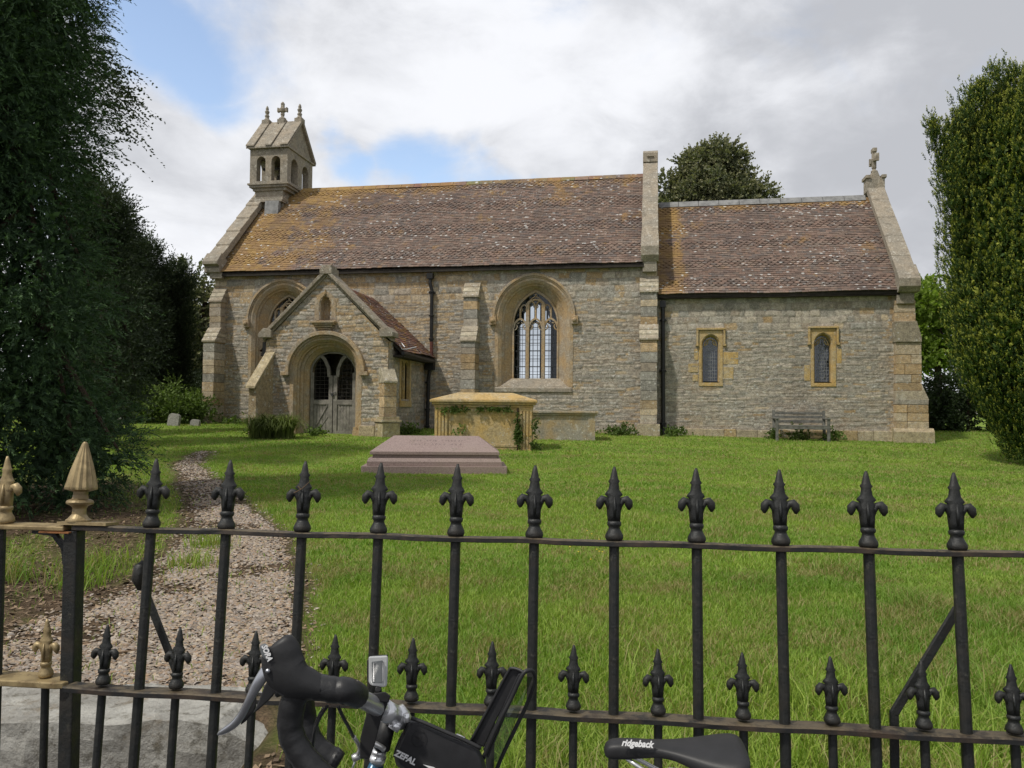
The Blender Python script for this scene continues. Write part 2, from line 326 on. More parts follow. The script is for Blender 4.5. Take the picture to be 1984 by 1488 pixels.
# ------------------------------------------------------------------ mesh helpers
OFF = {}
def root_of(o):
    while o.parent: o = o.parent
    return o
def shade_(r, c):
    q = r.uniform(.85, 1.2); return tuple(u*q for u in c)
class MB:
    def __init__(s): s.v = []; s.f = []; s.c = []
    def add(s, vs, fs, col=None):
        b = len(s.v); s.v += [tuple(p) for p in vs]; s.f += [tuple(b+i for i in f) for f in fs]
        s.c += [col if col is not None else (.3, .27, .21)]*len(vs)
        return s
    def box(s, x0, x1, y0, y1, z0, z1, col=None, mat=None):
        vs = [Vector((x, y, z)) for z in (z0, z1) for x, y in ((x0, y0), (x1, y0), (x1, y1), (x0, y1))]
        if mat: vs = [mat @ p for p in vs]
        return s.add(vs, [(3, 2, 1, 0), (4, 5, 6, 7), (0, 1, 5, 4), (1, 2, 6, 5), (2, 3, 7, 6), (3, 0, 4, 7)], col)
    def hexa(s, p, col=None):   # 8 points: bottom 4 ccw, top 4
        return s.add(p, [(3, 2, 1, 0), (4, 5, 6, 7), (0, 1, 5, 4), (1, 2, 6, 5), (2, 3, 7, 6), (3, 0, 4, 7)], col)
    def prism(s, poly, fn, a, b, col=None):   # poly: 2-D points; fn(u, v, t) -> xyz, t in (a, b)
        n = len(poly); vs = [fn(u, v, a) for u, v in poly] + [fn(u, v, b) for u, v in poly]
        fs = [tuple(range(n))[::-1], tuple(range(n, 2*n))] + [(i, (i+1) % n, n+(i+1) % n, n+i) for i in range(n)]
        return s.add(vs, fs, col)
    def tube(s, pts, r, n=8, cap=True, flat=None):
        pts = [Vector(p) for p in pts]; k = len(pts)
        rs = r if isinstance(r, (list, tuple)) else [r]*k
        T = [(pts[min(i+1, k-1)]-pts[max(i-1, 0)]).normalized() for i in range(k)]
        up = Vector((0, 0, 1)) if abs(T[0].z) < .9 else Vector((0, 1, 0))
        if flat is not None: up = Vector(flat[0])
        a = (up - T[0]*up.dot(T[0])).normalized(); vs = []
        for i in range(k):
            a = (a - T[i]*a.dot(T[i])).normalized(); b = T[i].cross(a)
            ra, rb = (rs[i], rs[i]) if not isinstance(rs[i], tuple) else rs[i]
            for j in range(n):
                t = 2*math.pi*(j+.5)/n; vs.append(pts[i]+a*(ra*math.cos(t))+b*(rb*math.sin(t)))
        fs = [(i*n+j, i*n+(j+1) % n, (i+1)*n+(j+1) % n, (i+1)*n+j) for i in range(k-1) for j in range(n)]
        if cap: fs += [tuple(range(n))[::-1], tuple(range((k-1)*n, k*n))]
        return s.add(vs, fs)
    def lathe(s, c, prof, n=16, sx=1, sy=1, ripple=None):   # prof [(r, z)]
        c = Vector(c); vs = []
        for r, z in prof:
            for j in range(n):
                t = 2*math.pi*j/n; q = r*(1+(ripple*(1 if j % 2 else -1) if ripple and r > .008 else 0))
                vs.append(c+Vector((q*math.cos(t)*sx, q*math.sin(t)*sy, z)))
        k = len(prof)
        fs = [(i*n+j, i*n+(j+1) % n, (i+1)*n+(j+1) % n, (i+1)*n+j) for i in range(k-1) for j in range(n)]
        fs += [tuple(range(n))[::-1], tuple(range((k-1)*n, k*n))]
        return s.add(vs, fs)
    def loft(s, A, B, close=False):
        n = len(A); fs = [(i, i+1, n+i+1, n+i) for i in range(n-1)]
        return s.add(list(A)+list(B), fs)
    def band(s, inn, out, y0, y1):   # arch-shaped ring: 2-D curves (x, z), from y0 (front) to y1
        n = len(inn); vs = [(x, y0, z) for x, z in inn]+[(x, y0, z) for x, z in out]+[(x, y1, z) for x, z in inn]+[(x, y1, z) for x, z in out]
        fs = []
        for i in range(n-1):
            fs += [(i, n+i, n+i+1, i+1), (n+i, 3*n+i, 3*n+i+1, n+i+1), (2*n+i, i, i+1, 2*n+i+1), (3*n+i, 2*n+i, 2*n+i+1, 3*n+i+1)]
        fs += [(0, 2*n, 3*n, n), (n-1, 2*n-1, 4*n-1, 3*n-1)]
        return s.add(vs, fs)
    def bar2(s, pts, y0, y1, w):   # flat bar following a 2-D polyline (x, z)
        P = [Vector((p[0], p[1])) for p in pts]; k = len(P); inn = []; out = []
        for i in range(k):
            t = (P[min(i+1, k-1)]-P[max(i-1, 0)]).normalized(); nn = Vector((-t.y, t.x))*w/2
            inn.append(P[i]-nn); out.append(P[i]+nn)
        return s.band([tuple(p) for p in inn], [tuple(p) for p in out], y0, y1)
    def build(s, name, mat, parent=None, smooth=False, bevel=0, sub=0, colattr=False, local=False):
        me = bpy.data.meshes.new(name); off = Vector((0, 0, 0))
        if parent is not None and not local: off = OFF.get(root_of(parent).name, off)
        me.from_pydata([tuple(Vector(p)-off) for p in s.v], [], s.f)
        bm = bmesh.new(); bm.from_mesh(me); bmesh.ops.recalc_face_normals(bm, faces=bm.faces); bm.to_mesh(me); bm.free()
        if colattr:
            at = me.attributes.new('col', 'FLOAT_COLOR', 'POINT'); at.data.foreach_set('color', np.hstack([np.array(s.c, float), np.ones((len(s.c), 1))]).ravel())
        me.materials.append(M[mat] if isinstance(mat, str) else mat)
        if smooth: me.polygons.foreach_set('use_smooth', [True]*len(me.polygons))
        o = bpy.data.objects.new(name, me); COL.objects.link(o)
        if parent is not None: o.parent = parent
        if bevel:
            b = o.modifiers.new('bevel', 'BEVEL'); b.width = bevel; b.segments = 2; b.limit_method = 'ANGLE'
        if sub:
            b = o.modifiers.new('sub', 'SUBSURF'); b.levels = sub; b.render_levels = sub
        return o
def tag(o, label=None, cat=None, group=None, kind=None):
    if label: o['label'] = label
    if cat: o['category'] = cat
    if group: o['group'] = group
    if kind: o['kind'] = kind
    return o
def thing(name, label, cat, loc, group=None, rot=(0, 0, 0)):
    o = bpy.data.objects.new(name, None); COL.objects.link(o); o.location = loc; o.rotation_euler = rot; o.empty_display_size = .2
    OFF[o.name] = Vector(loc); return tag(o, label, cat, group)
def npmesh(name, V, Fq, mat, parent=None, attrs=None, smooth=False, off=True):
    """V (n,3), Fq (m,k)"""
    me = bpy.data.meshes.new(name); V = np.asarray(V, np.float64)
    if parent is not None and off: V = V - np.array(OFF.get(root_of(parent).name, (0, 0, 0)))
    k = Fq.shape[1]; nf = Fq.shape[0]
    me.vertices.add(len(V)); me.vertices.foreach_set('co', V.astype(np.float32).ravel())
    me.loops.add(nf*k); me.loops.foreach_set('vertex_index', Fq.astype(np.int32).ravel())
    me.polygons.add(nf); me.polygons.foreach_set('loop_start', np.arange(0, nf*k, k, dtype=np.int32))
    try: me.polygons.foreach_set('loop_total', np.full(nf, k, np.int32))
    except Exception: pass
    if smooth: me.polygons.foreach_set('use_smooth', np.ones(nf, bool))
    me.update(calc_edges=True)
    for an, (typ, arr) in (attrs or {}).items():
        at = me.attributes.new(an, typ, 'POINT')
        at.data.foreach_set('color' if typ == 'FLOAT_COLOR' else 'value', np.ascontiguousarray(arr, np.float32).ravel())
    me.materials.append(M[mat]); o = bpy.data.objects.new(name, me); COL.objects.link(o)
    if parent is not None: o.parent = parent
    return o
_perm = np.random.default_rng(3).random((64, 64))
def vnoise(x, y, seed=0):
    x = np.asarray(x)+seed*7.13; y = np.asarray(y)+seed*3.71
    xi = np.floor(x).astype(int); yi = np.floor(y).astype(int); fx = x-xi; fy = y-yi
    fx = fx*fx*(3-2*fx); fy = fy*fy*(3-2*fy); g = lambda a, b: _perm[a % 64, b % 64]
    return (g(xi, yi)*(1-fx)+g(xi+1, yi)*fx)*(1-fy)+(g(xi, yi+1)*(1-fx)+g(xi+1, yi+1)*fx)*fy
def fbm(x, y, seed=0, o=4): return sum(vnoise(np.asarray(x)*2**i, np.asarray(y)*2**i, seed+i)*.5**i for i in range(o))/(2-.5**(o-1))
def sst(x, a, b): t = np.clip((x-a)/(b-a), 0, 1); return t*t*(3-2*t)
def ray(px, py, d):   # a point seen at a pixel of the photograph, d metres along the view axis
    v = F_ + (px-992)/1500*RR - (py-744)/1500*U_; return Vector(v*d)

# ------------------------------------------------------------------ ground
FX = math.tan(R_(6.6))
def fence_y(x): return 1.80-FX*x
def gz(x, y):
    x = np.asarray(x, float); y = np.asarray(y, float)
    far = -.77+.045*(np.minimum(y, 26)-20); near = -1.04-.013*(14-y)
    w = sst(y, 12, 16); z = near*(1-w)+far*w - .006*(np.clip(x, -30, 30)+4.5)*np.clip(y/14, 0, 1)
    z = z + .05*(fbm(x*.35, y*.35, 2)-.5)*sst(y, 3, 6) + .02*(fbm(x*2.2, y*2.2, 5)-.5)
    return z
def gzd(x, y):   # with the lower landing between the gate and the step
    z = gz(x, y); x = np.asarray(x, float)
    t = (1-sst(x, -1.12, -.85))*(1-sst(y, 2.92, 2.98)); return z*(1-t)+(-1.52)*t
PATH = [(1.9, -1.85, .85), (3.3, -1.72, .72), (4.3, -1.88, .60), (5.5, -2.02, .45), (6.8, -2.46, .38), (7.9, -2.95, .30), (10, -3.95, .24), (13.5, -5.68, .14), (16, -6.3, .06)]
def path_in(x, y):
    yy = [p[0] for p in PATH]; cx = np.interp(y, yy, [p[1] for p in PATH]); w = np.interp(y, yy, [p[2] for p in PATH])
    return (w - np.abs(x-cx) + .22*(fbm(x*1.7, y*1.7, 9)-.5))*(np.asarray(y) < 16)-(np.asarray(y) >= 16)*.5
def soil_in(x, y):   # bare ground: under the left trees, beside the path, by the kerb
    a = sst(path_in(x, y), -.32, -.05)
    lx = np.interp(y, [2, 5.5, 7, 9.5, 12, 14], [-1.2, -2.4, -2.9, -4.1, -5.6, -7.0])
    b = sst(lx-x, 0, .5)*(1-sst(y, 10.5, 12.5))*(.75+1.2*(fbm(x*1.1, y*1.1, 4)-.3))
    c = (1-sst(y, 2.65, 3.0))*sst(-x, .35, .75)
    return np.clip(np.maximum(np.maximum(a, b), c), 0, 1)
def ground_sheet():
    xs = np.concatenate([np.linspace(-90, -14, 20), np.arange(-13.5, -5, .3), np.arange(-5, 5, .06), np.arange(5, 16, .3), np.linspace(16.5, 100, 22)])
    ts = np.concatenate([np.arange(0, 4.5, .06), np.arange(4.5, 12, .12), np.arange(12, 32, .35), np.linspace(33, 160, 26)])
    X, T = np.meshgrid(xs, ts); Y = T + np.clip(fence_y(X), .8, 2.6)+.06*(1-np.clip(T/20, 0, 1)); Z = gzd(X, Y)
    n, k = X.shape; V = np.stack([X, Y, Z], -1).reshape(-1, 3)
    i = np.arange(n-1)[:, None]*k+np.arange(k-1)[None]; Fq = np.stack([i, i+1, i+k+1, i+k], -1).reshape(-1, 4)
    o = npmesh('churchyard_ground', V, Fq, 'ground', attrs={'soil': ('FLOAT', soil_in(V[:, 0], V[:, 1]))}, smooth=True); tag(o, kind='structure')
ground_sheet()
b = MB(); b.add([(-100, -60, -1.6), (100, -60, -1.6), (100, 1.9, -1.6), (-100, 1.9, -1.6)], [(0, 1, 2, 3)])
tag(b.build('road', 'asphalt'), kind='structure')
def place_z(x, y): return float(gzd(x, y))

def gravel():
    n = 120000; y = 2.9+(rng.random(n)**1.9)*13; cx = np.interp(y, [p[0] for p in PATH], [p[1] for p in PATH]); w = np.interp(y, [p[0] for p in PATH], [p[2] for p in PATH])
    x = cx+(rng.random(n)*2-1)*(w+.25)-.0
    pin = path_in(x, y); keep = (rng.random(n) < sst(pin, -.12, .12)*.97+.03) & (rng.random(n) < .12+.88*sst(fbm(x*2.2, y*2.2, 21)+.16*(x-cx)/w-.05*(y-3), .18, .40)); keep &= ~((x < -.85) & (y < 3.24))
    x, y = x[keep], y[keep]; n = len(x)
    s = (.0055+.008*rng.random(n)**2)*(1+.05*y)
    base = np.array([(1, 0, 0), (.45, .8, .1), (-.5, .75, 0), (-1, 0, .1), (-.45, -.8, 0), (.55, -.8, .1), (.25, .1, .55), (-.3, -.05, .5)])
    tri = np.array([(0, 1, 6), (1, 2, 7), (1, 7, 6), (2, 3, 7), (3, 4, 7), (4, 5, 7), (5, 6, 7), (5, 0, 6)])
    th = rng.random(n)*6.283; a = 1+.5*rng.random(n); c, s_ = np.cos(th), np.sin(th)
    P = base[None]*(1+.25*(rng.random((n, 8, 3))-.5)); P = P*np.stack([s*a, s, s*(.6+.5*rng.random(n))], -1)[:, None]
    tl = rng.normal(0, .25, (n, 2)); P[:, :, 2] += P[:, :, 0]*tl[:, :1]+P[:, :, 1]*tl[:, 1:]
    X = P[:, :, 0]*c[:, None]-P[:, :, 1]*s_[:, None]+x[:, None]; Y = P[:, :, 0]*s_[:, None]+P[:, :, 1]*c[:, None]+y[:, None]
    Z = P[:, :, 2]+gzd(x, y)[:, None]+.002
    V = np.stack([X, Y, Z], -1).reshape(-1, 3); Fq = (tri[None]+np.arange(n)[:, None, None]*8).reshape(-1, 3)
    tag(npmesh('gravel', V, Fq, 'pebble'), 'pale angular gravel covering the churchyard path', 'gravel', kind='stuff')
gravel()

def blades(x, y, h, w, lean=.5, z=None, mat='blade', name='grass', seed=0):
    n = len(x); r = np.random.default_rng(seed); th = r.random(n)*6.283; ph = r.random(n)*6.283
    z = gzd(x, y) if z is None else z
    d = np.stack([np.cos(th), np.sin(th)], -1); sd = np.stack([np.cos(ph), np.sin(ph)], -1)*w[:, None]/2
    L = lean*h*(.3+r.random(n))
    def pt(f, hh): return np.stack([x+d[:, 0]*L*f, y+d[:, 1]*L*f, z+hh*h], -1)
    o0, o1, o2 = pt(0, -.05), pt(.3, .6), pt(1, .95)
    s3 = np.concatenate([sd, np.zeros((n, 1))], 1)
    V = np.stack([o0-s3, o0+s3, o1+s3*.8, o1-s3*.8, o2], 1).reshape(-1, 3)
    return V, n
def lawn():
    Vs = []; tot = 0
    def zone(n, y0, y1, hmean, w, pw=1., seed=0, minl=0):
        nonlocal tot
        r = np.random.default_rng(seed)
        y = y0+(y1-y0)*r.random(n)**pw; xm = .70*y+.3; x = (r.random(n)*2-1)*xm
        y = y - FX*x*np.clip((4-y)/2, 0, 1)
        keep = (r.random(n) > np.minimum(soil_in(x, y)*1.15, .985)) & (y > fence_y(x)+.05)
        # inside the church footprint nothing grows
        u = (x+2.43)*math.cos(R_(10.2))-(y-23.2)*math.sin(R_(10.2)); v = (x+2.43)*math.sin(R_(10.2))+(y-23.2)*math.cos(R_(10.2))
        keep &= ~((u > -7.0) & (u < 13.3) & (v > 0)) & ~((u > -3.6) & (u < -.2) & (v > -3.25))
        keep &= ~((x > -2.45) & (x < -.1) & (y > 12.7) & (y < 13.6)) & ~((x < -.80) & (y < 3.22))
        x, y = x[keep], y[keep]; c = fbm(x*1.3, y*1.3, 11); hh = hmean*(.45+1.1*r.random(len(x)))*(.45+1.35*c)
        tuft = sst(fbm(x*.8+3, y*.8, 31), .55, .72)*(y < 6)
        hh *= 1+1.3*tuft
        ww = w*(.7+.6*r.random(len(x)))
        V, k = blades(x, y, hh, ww, .85, seed=seed+50); Vs.append(V); tot += k
    zone(240000, 2.0, 5.5, .030, .0042, 1.15, 1)
    zone(150000, 5, 9.5, .026, .0065, 1., 2)
    zone(150000, 9, 16, .024, .011, 1., 3)
    zone(120000, 15.5, 27, .026, .018, 1., 4)
    # long tufts near the railings
    r = np.random.default_rng(8)
    for k in range(90):
        cx = r.uniform(-.6, 2.6); cy = r.uniform(0, 1) ** 1.5*1.6+2.05-FX*cx
        if float(soil_in(cx, cy)) > .4: continue
        m_ = r.integers(20, 60); x = cx+r.normal(0, .05, m_); y = cy+r.normal(0, .05, m_)
        V, q = blades(x, y, r.uniform(.08, .20, m_), np.full(m_, .005), .9, seed=k+900); Vs.append(V); tot += q
    for cx, cy, s_ in [(-2.75, 5.0, .9), (-2.95, 5.5, .8), (-2.3, 5.6, .5), (-3.3, 5.1, .9), (-2.45, 6.3, .7)]:
        m_ = 200; x = cx+r.normal(0, .10, m_); y = cy+r.normal(0, .10, m_)
        V, q = blades(x, y, r.uniform(.08, .28, m_)*s_, np.full(m_, .006), .9, seed=int(cx*100+999)); Vs.append(V); tot += q
    V = np.concatenate(Vs); b0 = np.arange(tot)*5
    Q = np.stack([b0, b0+1, b0+2, b0+2, b0+3, b0, b0+3, b0+2, b0+4], -1).reshape(-1, 3)
    tag(npmesh('grass', V, Q, 'blade'), 'mown green churchyard grass with dry patches and long tufts near the railings', 'grass', kind='stuff')
lawn()

# ------------------------------------------------------------------ church
YAW = R_(10.2)
church = thing('church', 'small old stone country church with red-brown tiled roofs, west bellcote and gabled porch', 'church', (-2.43, 23.2, -.8), rot=(0, 0, -YAW))
OFF[church.name] = Vector((0, 0, -.8))      # children are written in church axes: x along the wall, y into the nave, z above eye level
def cw(x, y, z=0): return Vector((-2.43+x*math.cos(YAW)+y*math.sin(YAW), 23.2-x*math.sin(YAW)+y*math.cos(YAW), z))

def arch(cx, w, zs, za, zb=None, n=12):
    h = za-zs; c = (h*h-w*w)/(2*w); R = c+w; pts = []
    a1 = math.atan2(h, -c)
    for i in range(n+1):
        a = math.pi+(a1-math.pi)*i/n; pts.append((cx+c+R*math.cos(a), zs+R*math.sin(a)))
    pts += [(2*cx-x, z) for x, z in pts[::-1][1:]]
    if zb is not None: pts = [(cx-w, zb)]+pts+[(cx+w, zb)]
    return pts
def in_arch(x, z, cx, w, zs, za, zb):
    h = za-zs; c = (h*h-w*w)/(2*w); R = c+w; dx = np.abs(x-cx)
    return (dx < w) & (z > zb) & ((z < zs) | ((dx+c)**2+(z-zs)**2 < R*R))

GREY = [(.34, .305, .255), (.31, .29, .25), (.375, .34, .285), (.285, .275, .245), (.325, .28, .225), (.36, .32, .26), (.265, .25, .215)]
OCH = [(.40, .29, .165), (.42, .315, .19), (.37, .285, .18), (.41, .34, .24)]
def wall_sheet(name, O, A, Nn, a0, a1, z0, z1, parent, holes=(), top=None, res=.027, seed=0, ch=(.04, .105), ln=(.10, .42), ochre=None, amp=.013, mat='masonry', warm=1.0, top_ashlar=None):
    """rubble wall face: a relief grid with one height and one colour per stone"""
    r = np.random.default_rng(seed+100); O, A, Nn = map(lambda q: np.array(q, float), (O, A, Nn))
    a = np.linspace(a0, a1, max(2, int((a1-a0)/res)+1)); z = np.linspace(z0, z1, max(2, int((z1-z0)/res)+1))
    G, H = np.meshgrid(a, z); wob = (fbm(G*1.1, H*2, seed)-.5)*.10+(fbm(G*5, H*9, seed+3, 3)-.5)*.035
    Hw = H+wob; Gw = G+(fbm(G*3, H*7, seed+8, 3)-.5)*.10
    hs = r.uniform(*ch, 400)
    if top_ashlar:   # taller squared courses above a height
        cs = np.cumsum(hs)+z0-.5; hs[cs > top_ashlar] = .19
    cs = np.cumsum(hs)+z0-.5
    row = np.clip(np.searchsorted(cs, Hw), 1, 398); dz = np.minimum(Hw-cs[row-1], cs[row]-Hw)
    sid = np.zeros_like(row); dx = np.zeros_like(Gw)
    for q in np.unique(row):
        mk = row == q; l = r.uniform(*ln, 300)*(1.2 if hs[q] > .12 else 1); j = np.cumsum(l)+a0-1.5
        gg = Gw[mk]; k = np.clip(np.searchsorted(j, gg), 1, 298); sid[mk] = q*977+k*31; dx[mk] = np.minimum(gg-j[k-1], j[k]-gg)
    rr = np.random.default_rng(9).random((3, 60000)); s = sid % 60000
    e = sst(np.minimum(dz, dx), 0, .022); prot = rr[0][s]
    h = e*amp*(.35+prot*1.3)+(fbm(G*14, H*18, seed+5, 3)-.5)*.008*e
    pal = np.array(GREY)*1.07; C = pal[(rr[1][s]*len(pal)).astype(int)]*warm
    po = ochre(G, H) if ochre else .06+.0*G
    oc = np.array(OCH); Co = oc[(rr[2][s]*len(oc)).astype(int)]
    isO = (rr[0][s]*.999) < po; C = np.where(isO[..., None], Co, C)
    C = C*(.83+.34*rr[2][s][..., None])
    mort = np.array((.27, .245, .205)); C = C*e[..., None]+mort*(1-e[..., None])
    if z0 < -.3:   # damp foot
        pass
    P = O+G[..., None]*A+np.array((0, 0, 1))*H[..., None]+Nn*(h[..., None])
    n, k = G.shape; i = np.arange(n-1)[:, None]*k+np.arange(k-1)[None]
    Fq = np.stack([i, i+1, i+k+1, i+k], -1)
    gc = (G[:-1, :-1]+G[1:, 1:])/2; hc = (H[:-1, :-1]+H[1:, 1:])/2; keep = np.ones(gc.shape, bool)
    for hl in holes: keep &= ~(in_arch(gc, hc, *hl) if len(hl) == 6 or True else False)
    if top is not None: keep &= hc < top(gc)
    Fq = Fq[keep]
    return npmesh(name, P.reshape(-1, 3), Fq.reshape(-1, 4), mat, parent, {'col': ('FLOAT_COLOR', np.concatenate([C.reshape(-1, 3), np.ones((n*k, 1))], 1))})

def blocks(mb, poly_fn, z0, z1, seed=0, ch=.24, jit=.006, och=.5):
    """dressed blocks stacked course by course; poly_fn(z) -> (x0, x1, y0, y1)"""
    r = random.Random(seed); z = z0
    while z < z1-.02:
        h = min(ch*r.uniform(.7, 1.25), z1-z)
        if z1-z-h < .08: h = z1-z
        x0, x1, y0, y1 = poly_fn(z+h/2); j = lambda: r.uniform(-jit, jit)
        pal = OCH if r.random() < och else GREY
        def col():
            c = r.choice(pal if r.random() < .8 else GREY); q = r.uniform(.8, 1.2); return tuple(x*q for x in c)
        g = .005
        if x1-x0 > .5 and r.random() < .6:
            xm = x0+(x1-x0)*r.choice((.35, .6)); mb.box(x0+j(), xm-g, y0+j(), y1, z+g, z+h-g, col()); mb.box(xm+g, x1+j(), y0+j(), y1, z+g, z+h-g, col())
        else: mb.box(x0+j(), x1+j(), y0+j(), y1, z+g, z+h-g, col())
        z += h
def buttress(name, stages, x0, x1, z_base, plinth=.08, seed=0, och=.45, ch=.24):
    """stages from the top: (z_top, projection) with a sloping weathering at each"""
    mb = MB(); n = len(stages)
    for i, (zt, pj) in enumerate(stages):
        zb = stages[i+1][0] if i+1 < n else z_base+.3
        prev = stages[i-1][1] if i else .0
        wz = .42 if i else .45                               # sloping cap from zt down by wz
        blocks(mb, lambda z: (x0, x1, -pj, .02), zb-.02 if i+1 < n else zb, zt-wz, seed+i, och=och, ch=ch)
        c = (.42, .38, .29); q = 3
        for k in range(q):                                    # the cap in overlapping slabs
            za, zb2 = zt-wz*k/q, zt-wz*(k+1)/q; pa, pb = prev+(pj-prev)*k/q, prev+(pj-prev)*(k+1)/q
            mb.prism([(-pa+.0, za), (-pb-.035, zb2), (-pb-.035, zb2-.05), (.03, zb2-.05), (.03, za)], lambda u, v, t: (t, u, v), x0-.035, x1+.035, c if k % 2 else (.34, .30, .23))
    mb.box(x0-plinth, x1+plinth, -stages[-1][1]-plinth, .02, z_base-.5, z_base+.3, (.36, .31, .22))
    return mb.build(name, 'masonry', church, colattr=True, bevel=.006)

# --- nave
NW = (3.10, 1.06, 2.66, 3.76, .62)   # window openings at the wall face (cx, half width, springing, apex, foot)
NW2 = (-4.78, 1.06, 2.66, 3.76, .62)
def och_nave(G, H):
    return (.10+.12*(G < 1.5)+.30*np.exp(-((np.abs(G-3.1)-1.25)/.22)**2)*(H < 3.2)*(H > .4)+.35*sst(H, 3.3, 3.5)*(G < 1.5)+.35*sst(-G, 6.2, 6.9)
            +.16*(G > -1)*(G < 1.4)*sst(H, 1.0, 2.2)+.30*(vnoise(G*1.3, H*2, 4) > .74)+.2*sst(-H, .3, .6))
wall_sheet('nave_wall', (0, 0, 0), (1, 0, 0), (0, -1, 0), -7.12, 6.66, -1.1, 4.3, church, [NW, NW2], seed=1, ochre=och_nave, warm=1.0, top_ashlar=3.2)
bk = MB()
def back_wall(mb, x0, x1, z0, z1, y, holes, step=.12):
    """plain inner face with the window holes left open"""
    xs = np.arange(x0, x1, step); zs = np.arange(z0, z1, step)
    for x in xs:
        run = None
        for z in list(zs)+[z1+1]:
            inside = z > z1 or any(in_arch(np.array(x+step/2), np.array(z+step/2), *h) for h in holes)
            if not inside and run is None: run = z
            if inside and run is not None:
                mb.add([(x, y, run), (min(x+step, x1), y, run), (min(x+step, x1), y, min(z, z1)), (x, y, min(z, z1))], [(0, 1, 2, 3)]); run = None
back_wall(bk, -7.1, 6.6, -1.1, 4.3, .75, [(3.10, 1.0, 2.5, 3.6, .7), (-4.6, 1.0, 2.5, 3.6, .7)])
FARW = (2.20, .72, 3.05, 4.05, .92)
back_wall(bk, -7.1, 6.6, -1.1, 4.3, 6.0, [FARW], .08)
bk.add([(-7.1, .75, -.85), (6.6, .75, -.85), (6.6, 6.0, -.85), (-7.1, 6.0, -.85)], [(0, 1, 2, 3)])
bk.build('inner_wall', 'plaster', church)
nb = MB()   # north face with the far window, end walls
back_wall(nb, -7.12, 6.66, -1.2, 4.3, 6.6, [FARW], .08)
nb.prism([(0.02, -1.2), (6.6, -1.2), (6.6, 4.3), (3.3, 7.75), (0.02, 4.3)], lambda u, v, t: (t, u, v), -7.12, -6.72)
nb.prism([(0.02, -1.2), (6.6, -1.2), (6.6, 4.3), (3.3, 8.0), (0.02, 4.3)], lambda u, v, t: (t, u, v), 6.27, 6.66)
nb.build('gable_wall', 'coping', church)
# far window tracery (seen through the south window)
fw = MB(); ap = arch(FARW[0], FARW[1], FARW[2], FARW[3], FARW[4]); ap2 = arch(FARW[0], FARW[1]-.09, FARW[2], FARW[3]-.1, FARW[4]+.05)
fw.band(ap2, ap, 5.98, 6.62)
for q in (-.235, .235): fw.box(FARW[0]+q-.045, FARW[0]+q+.045, 6.25, 6.37, .95, 3.9)
for q in (-.46, 0, .46):
    fw.bar2(arch(FARW[0]+q, .20, 2.98, 3.24), 6.24, 6.38, .09); fw.box(FARW[0]+q-.03, FARW[0]+q+.03, 6.25, 6.37, 3.24, 3.9)
for q in (-.46, 0, .46):
    for z in np.arange(1.15, 3.1, .2): fw.box(FARW[0]+q-.2, FARW[0]+q+.2, 6.3, 6.31, z, z+.014)
    for u in (-.09, .09): fw.box(FARW[0]+q+u-.006, FARW[0]+q+u+.006, 6.3, 6.31, .98, 3.1)
fw.build('far_window', 'dark', church)

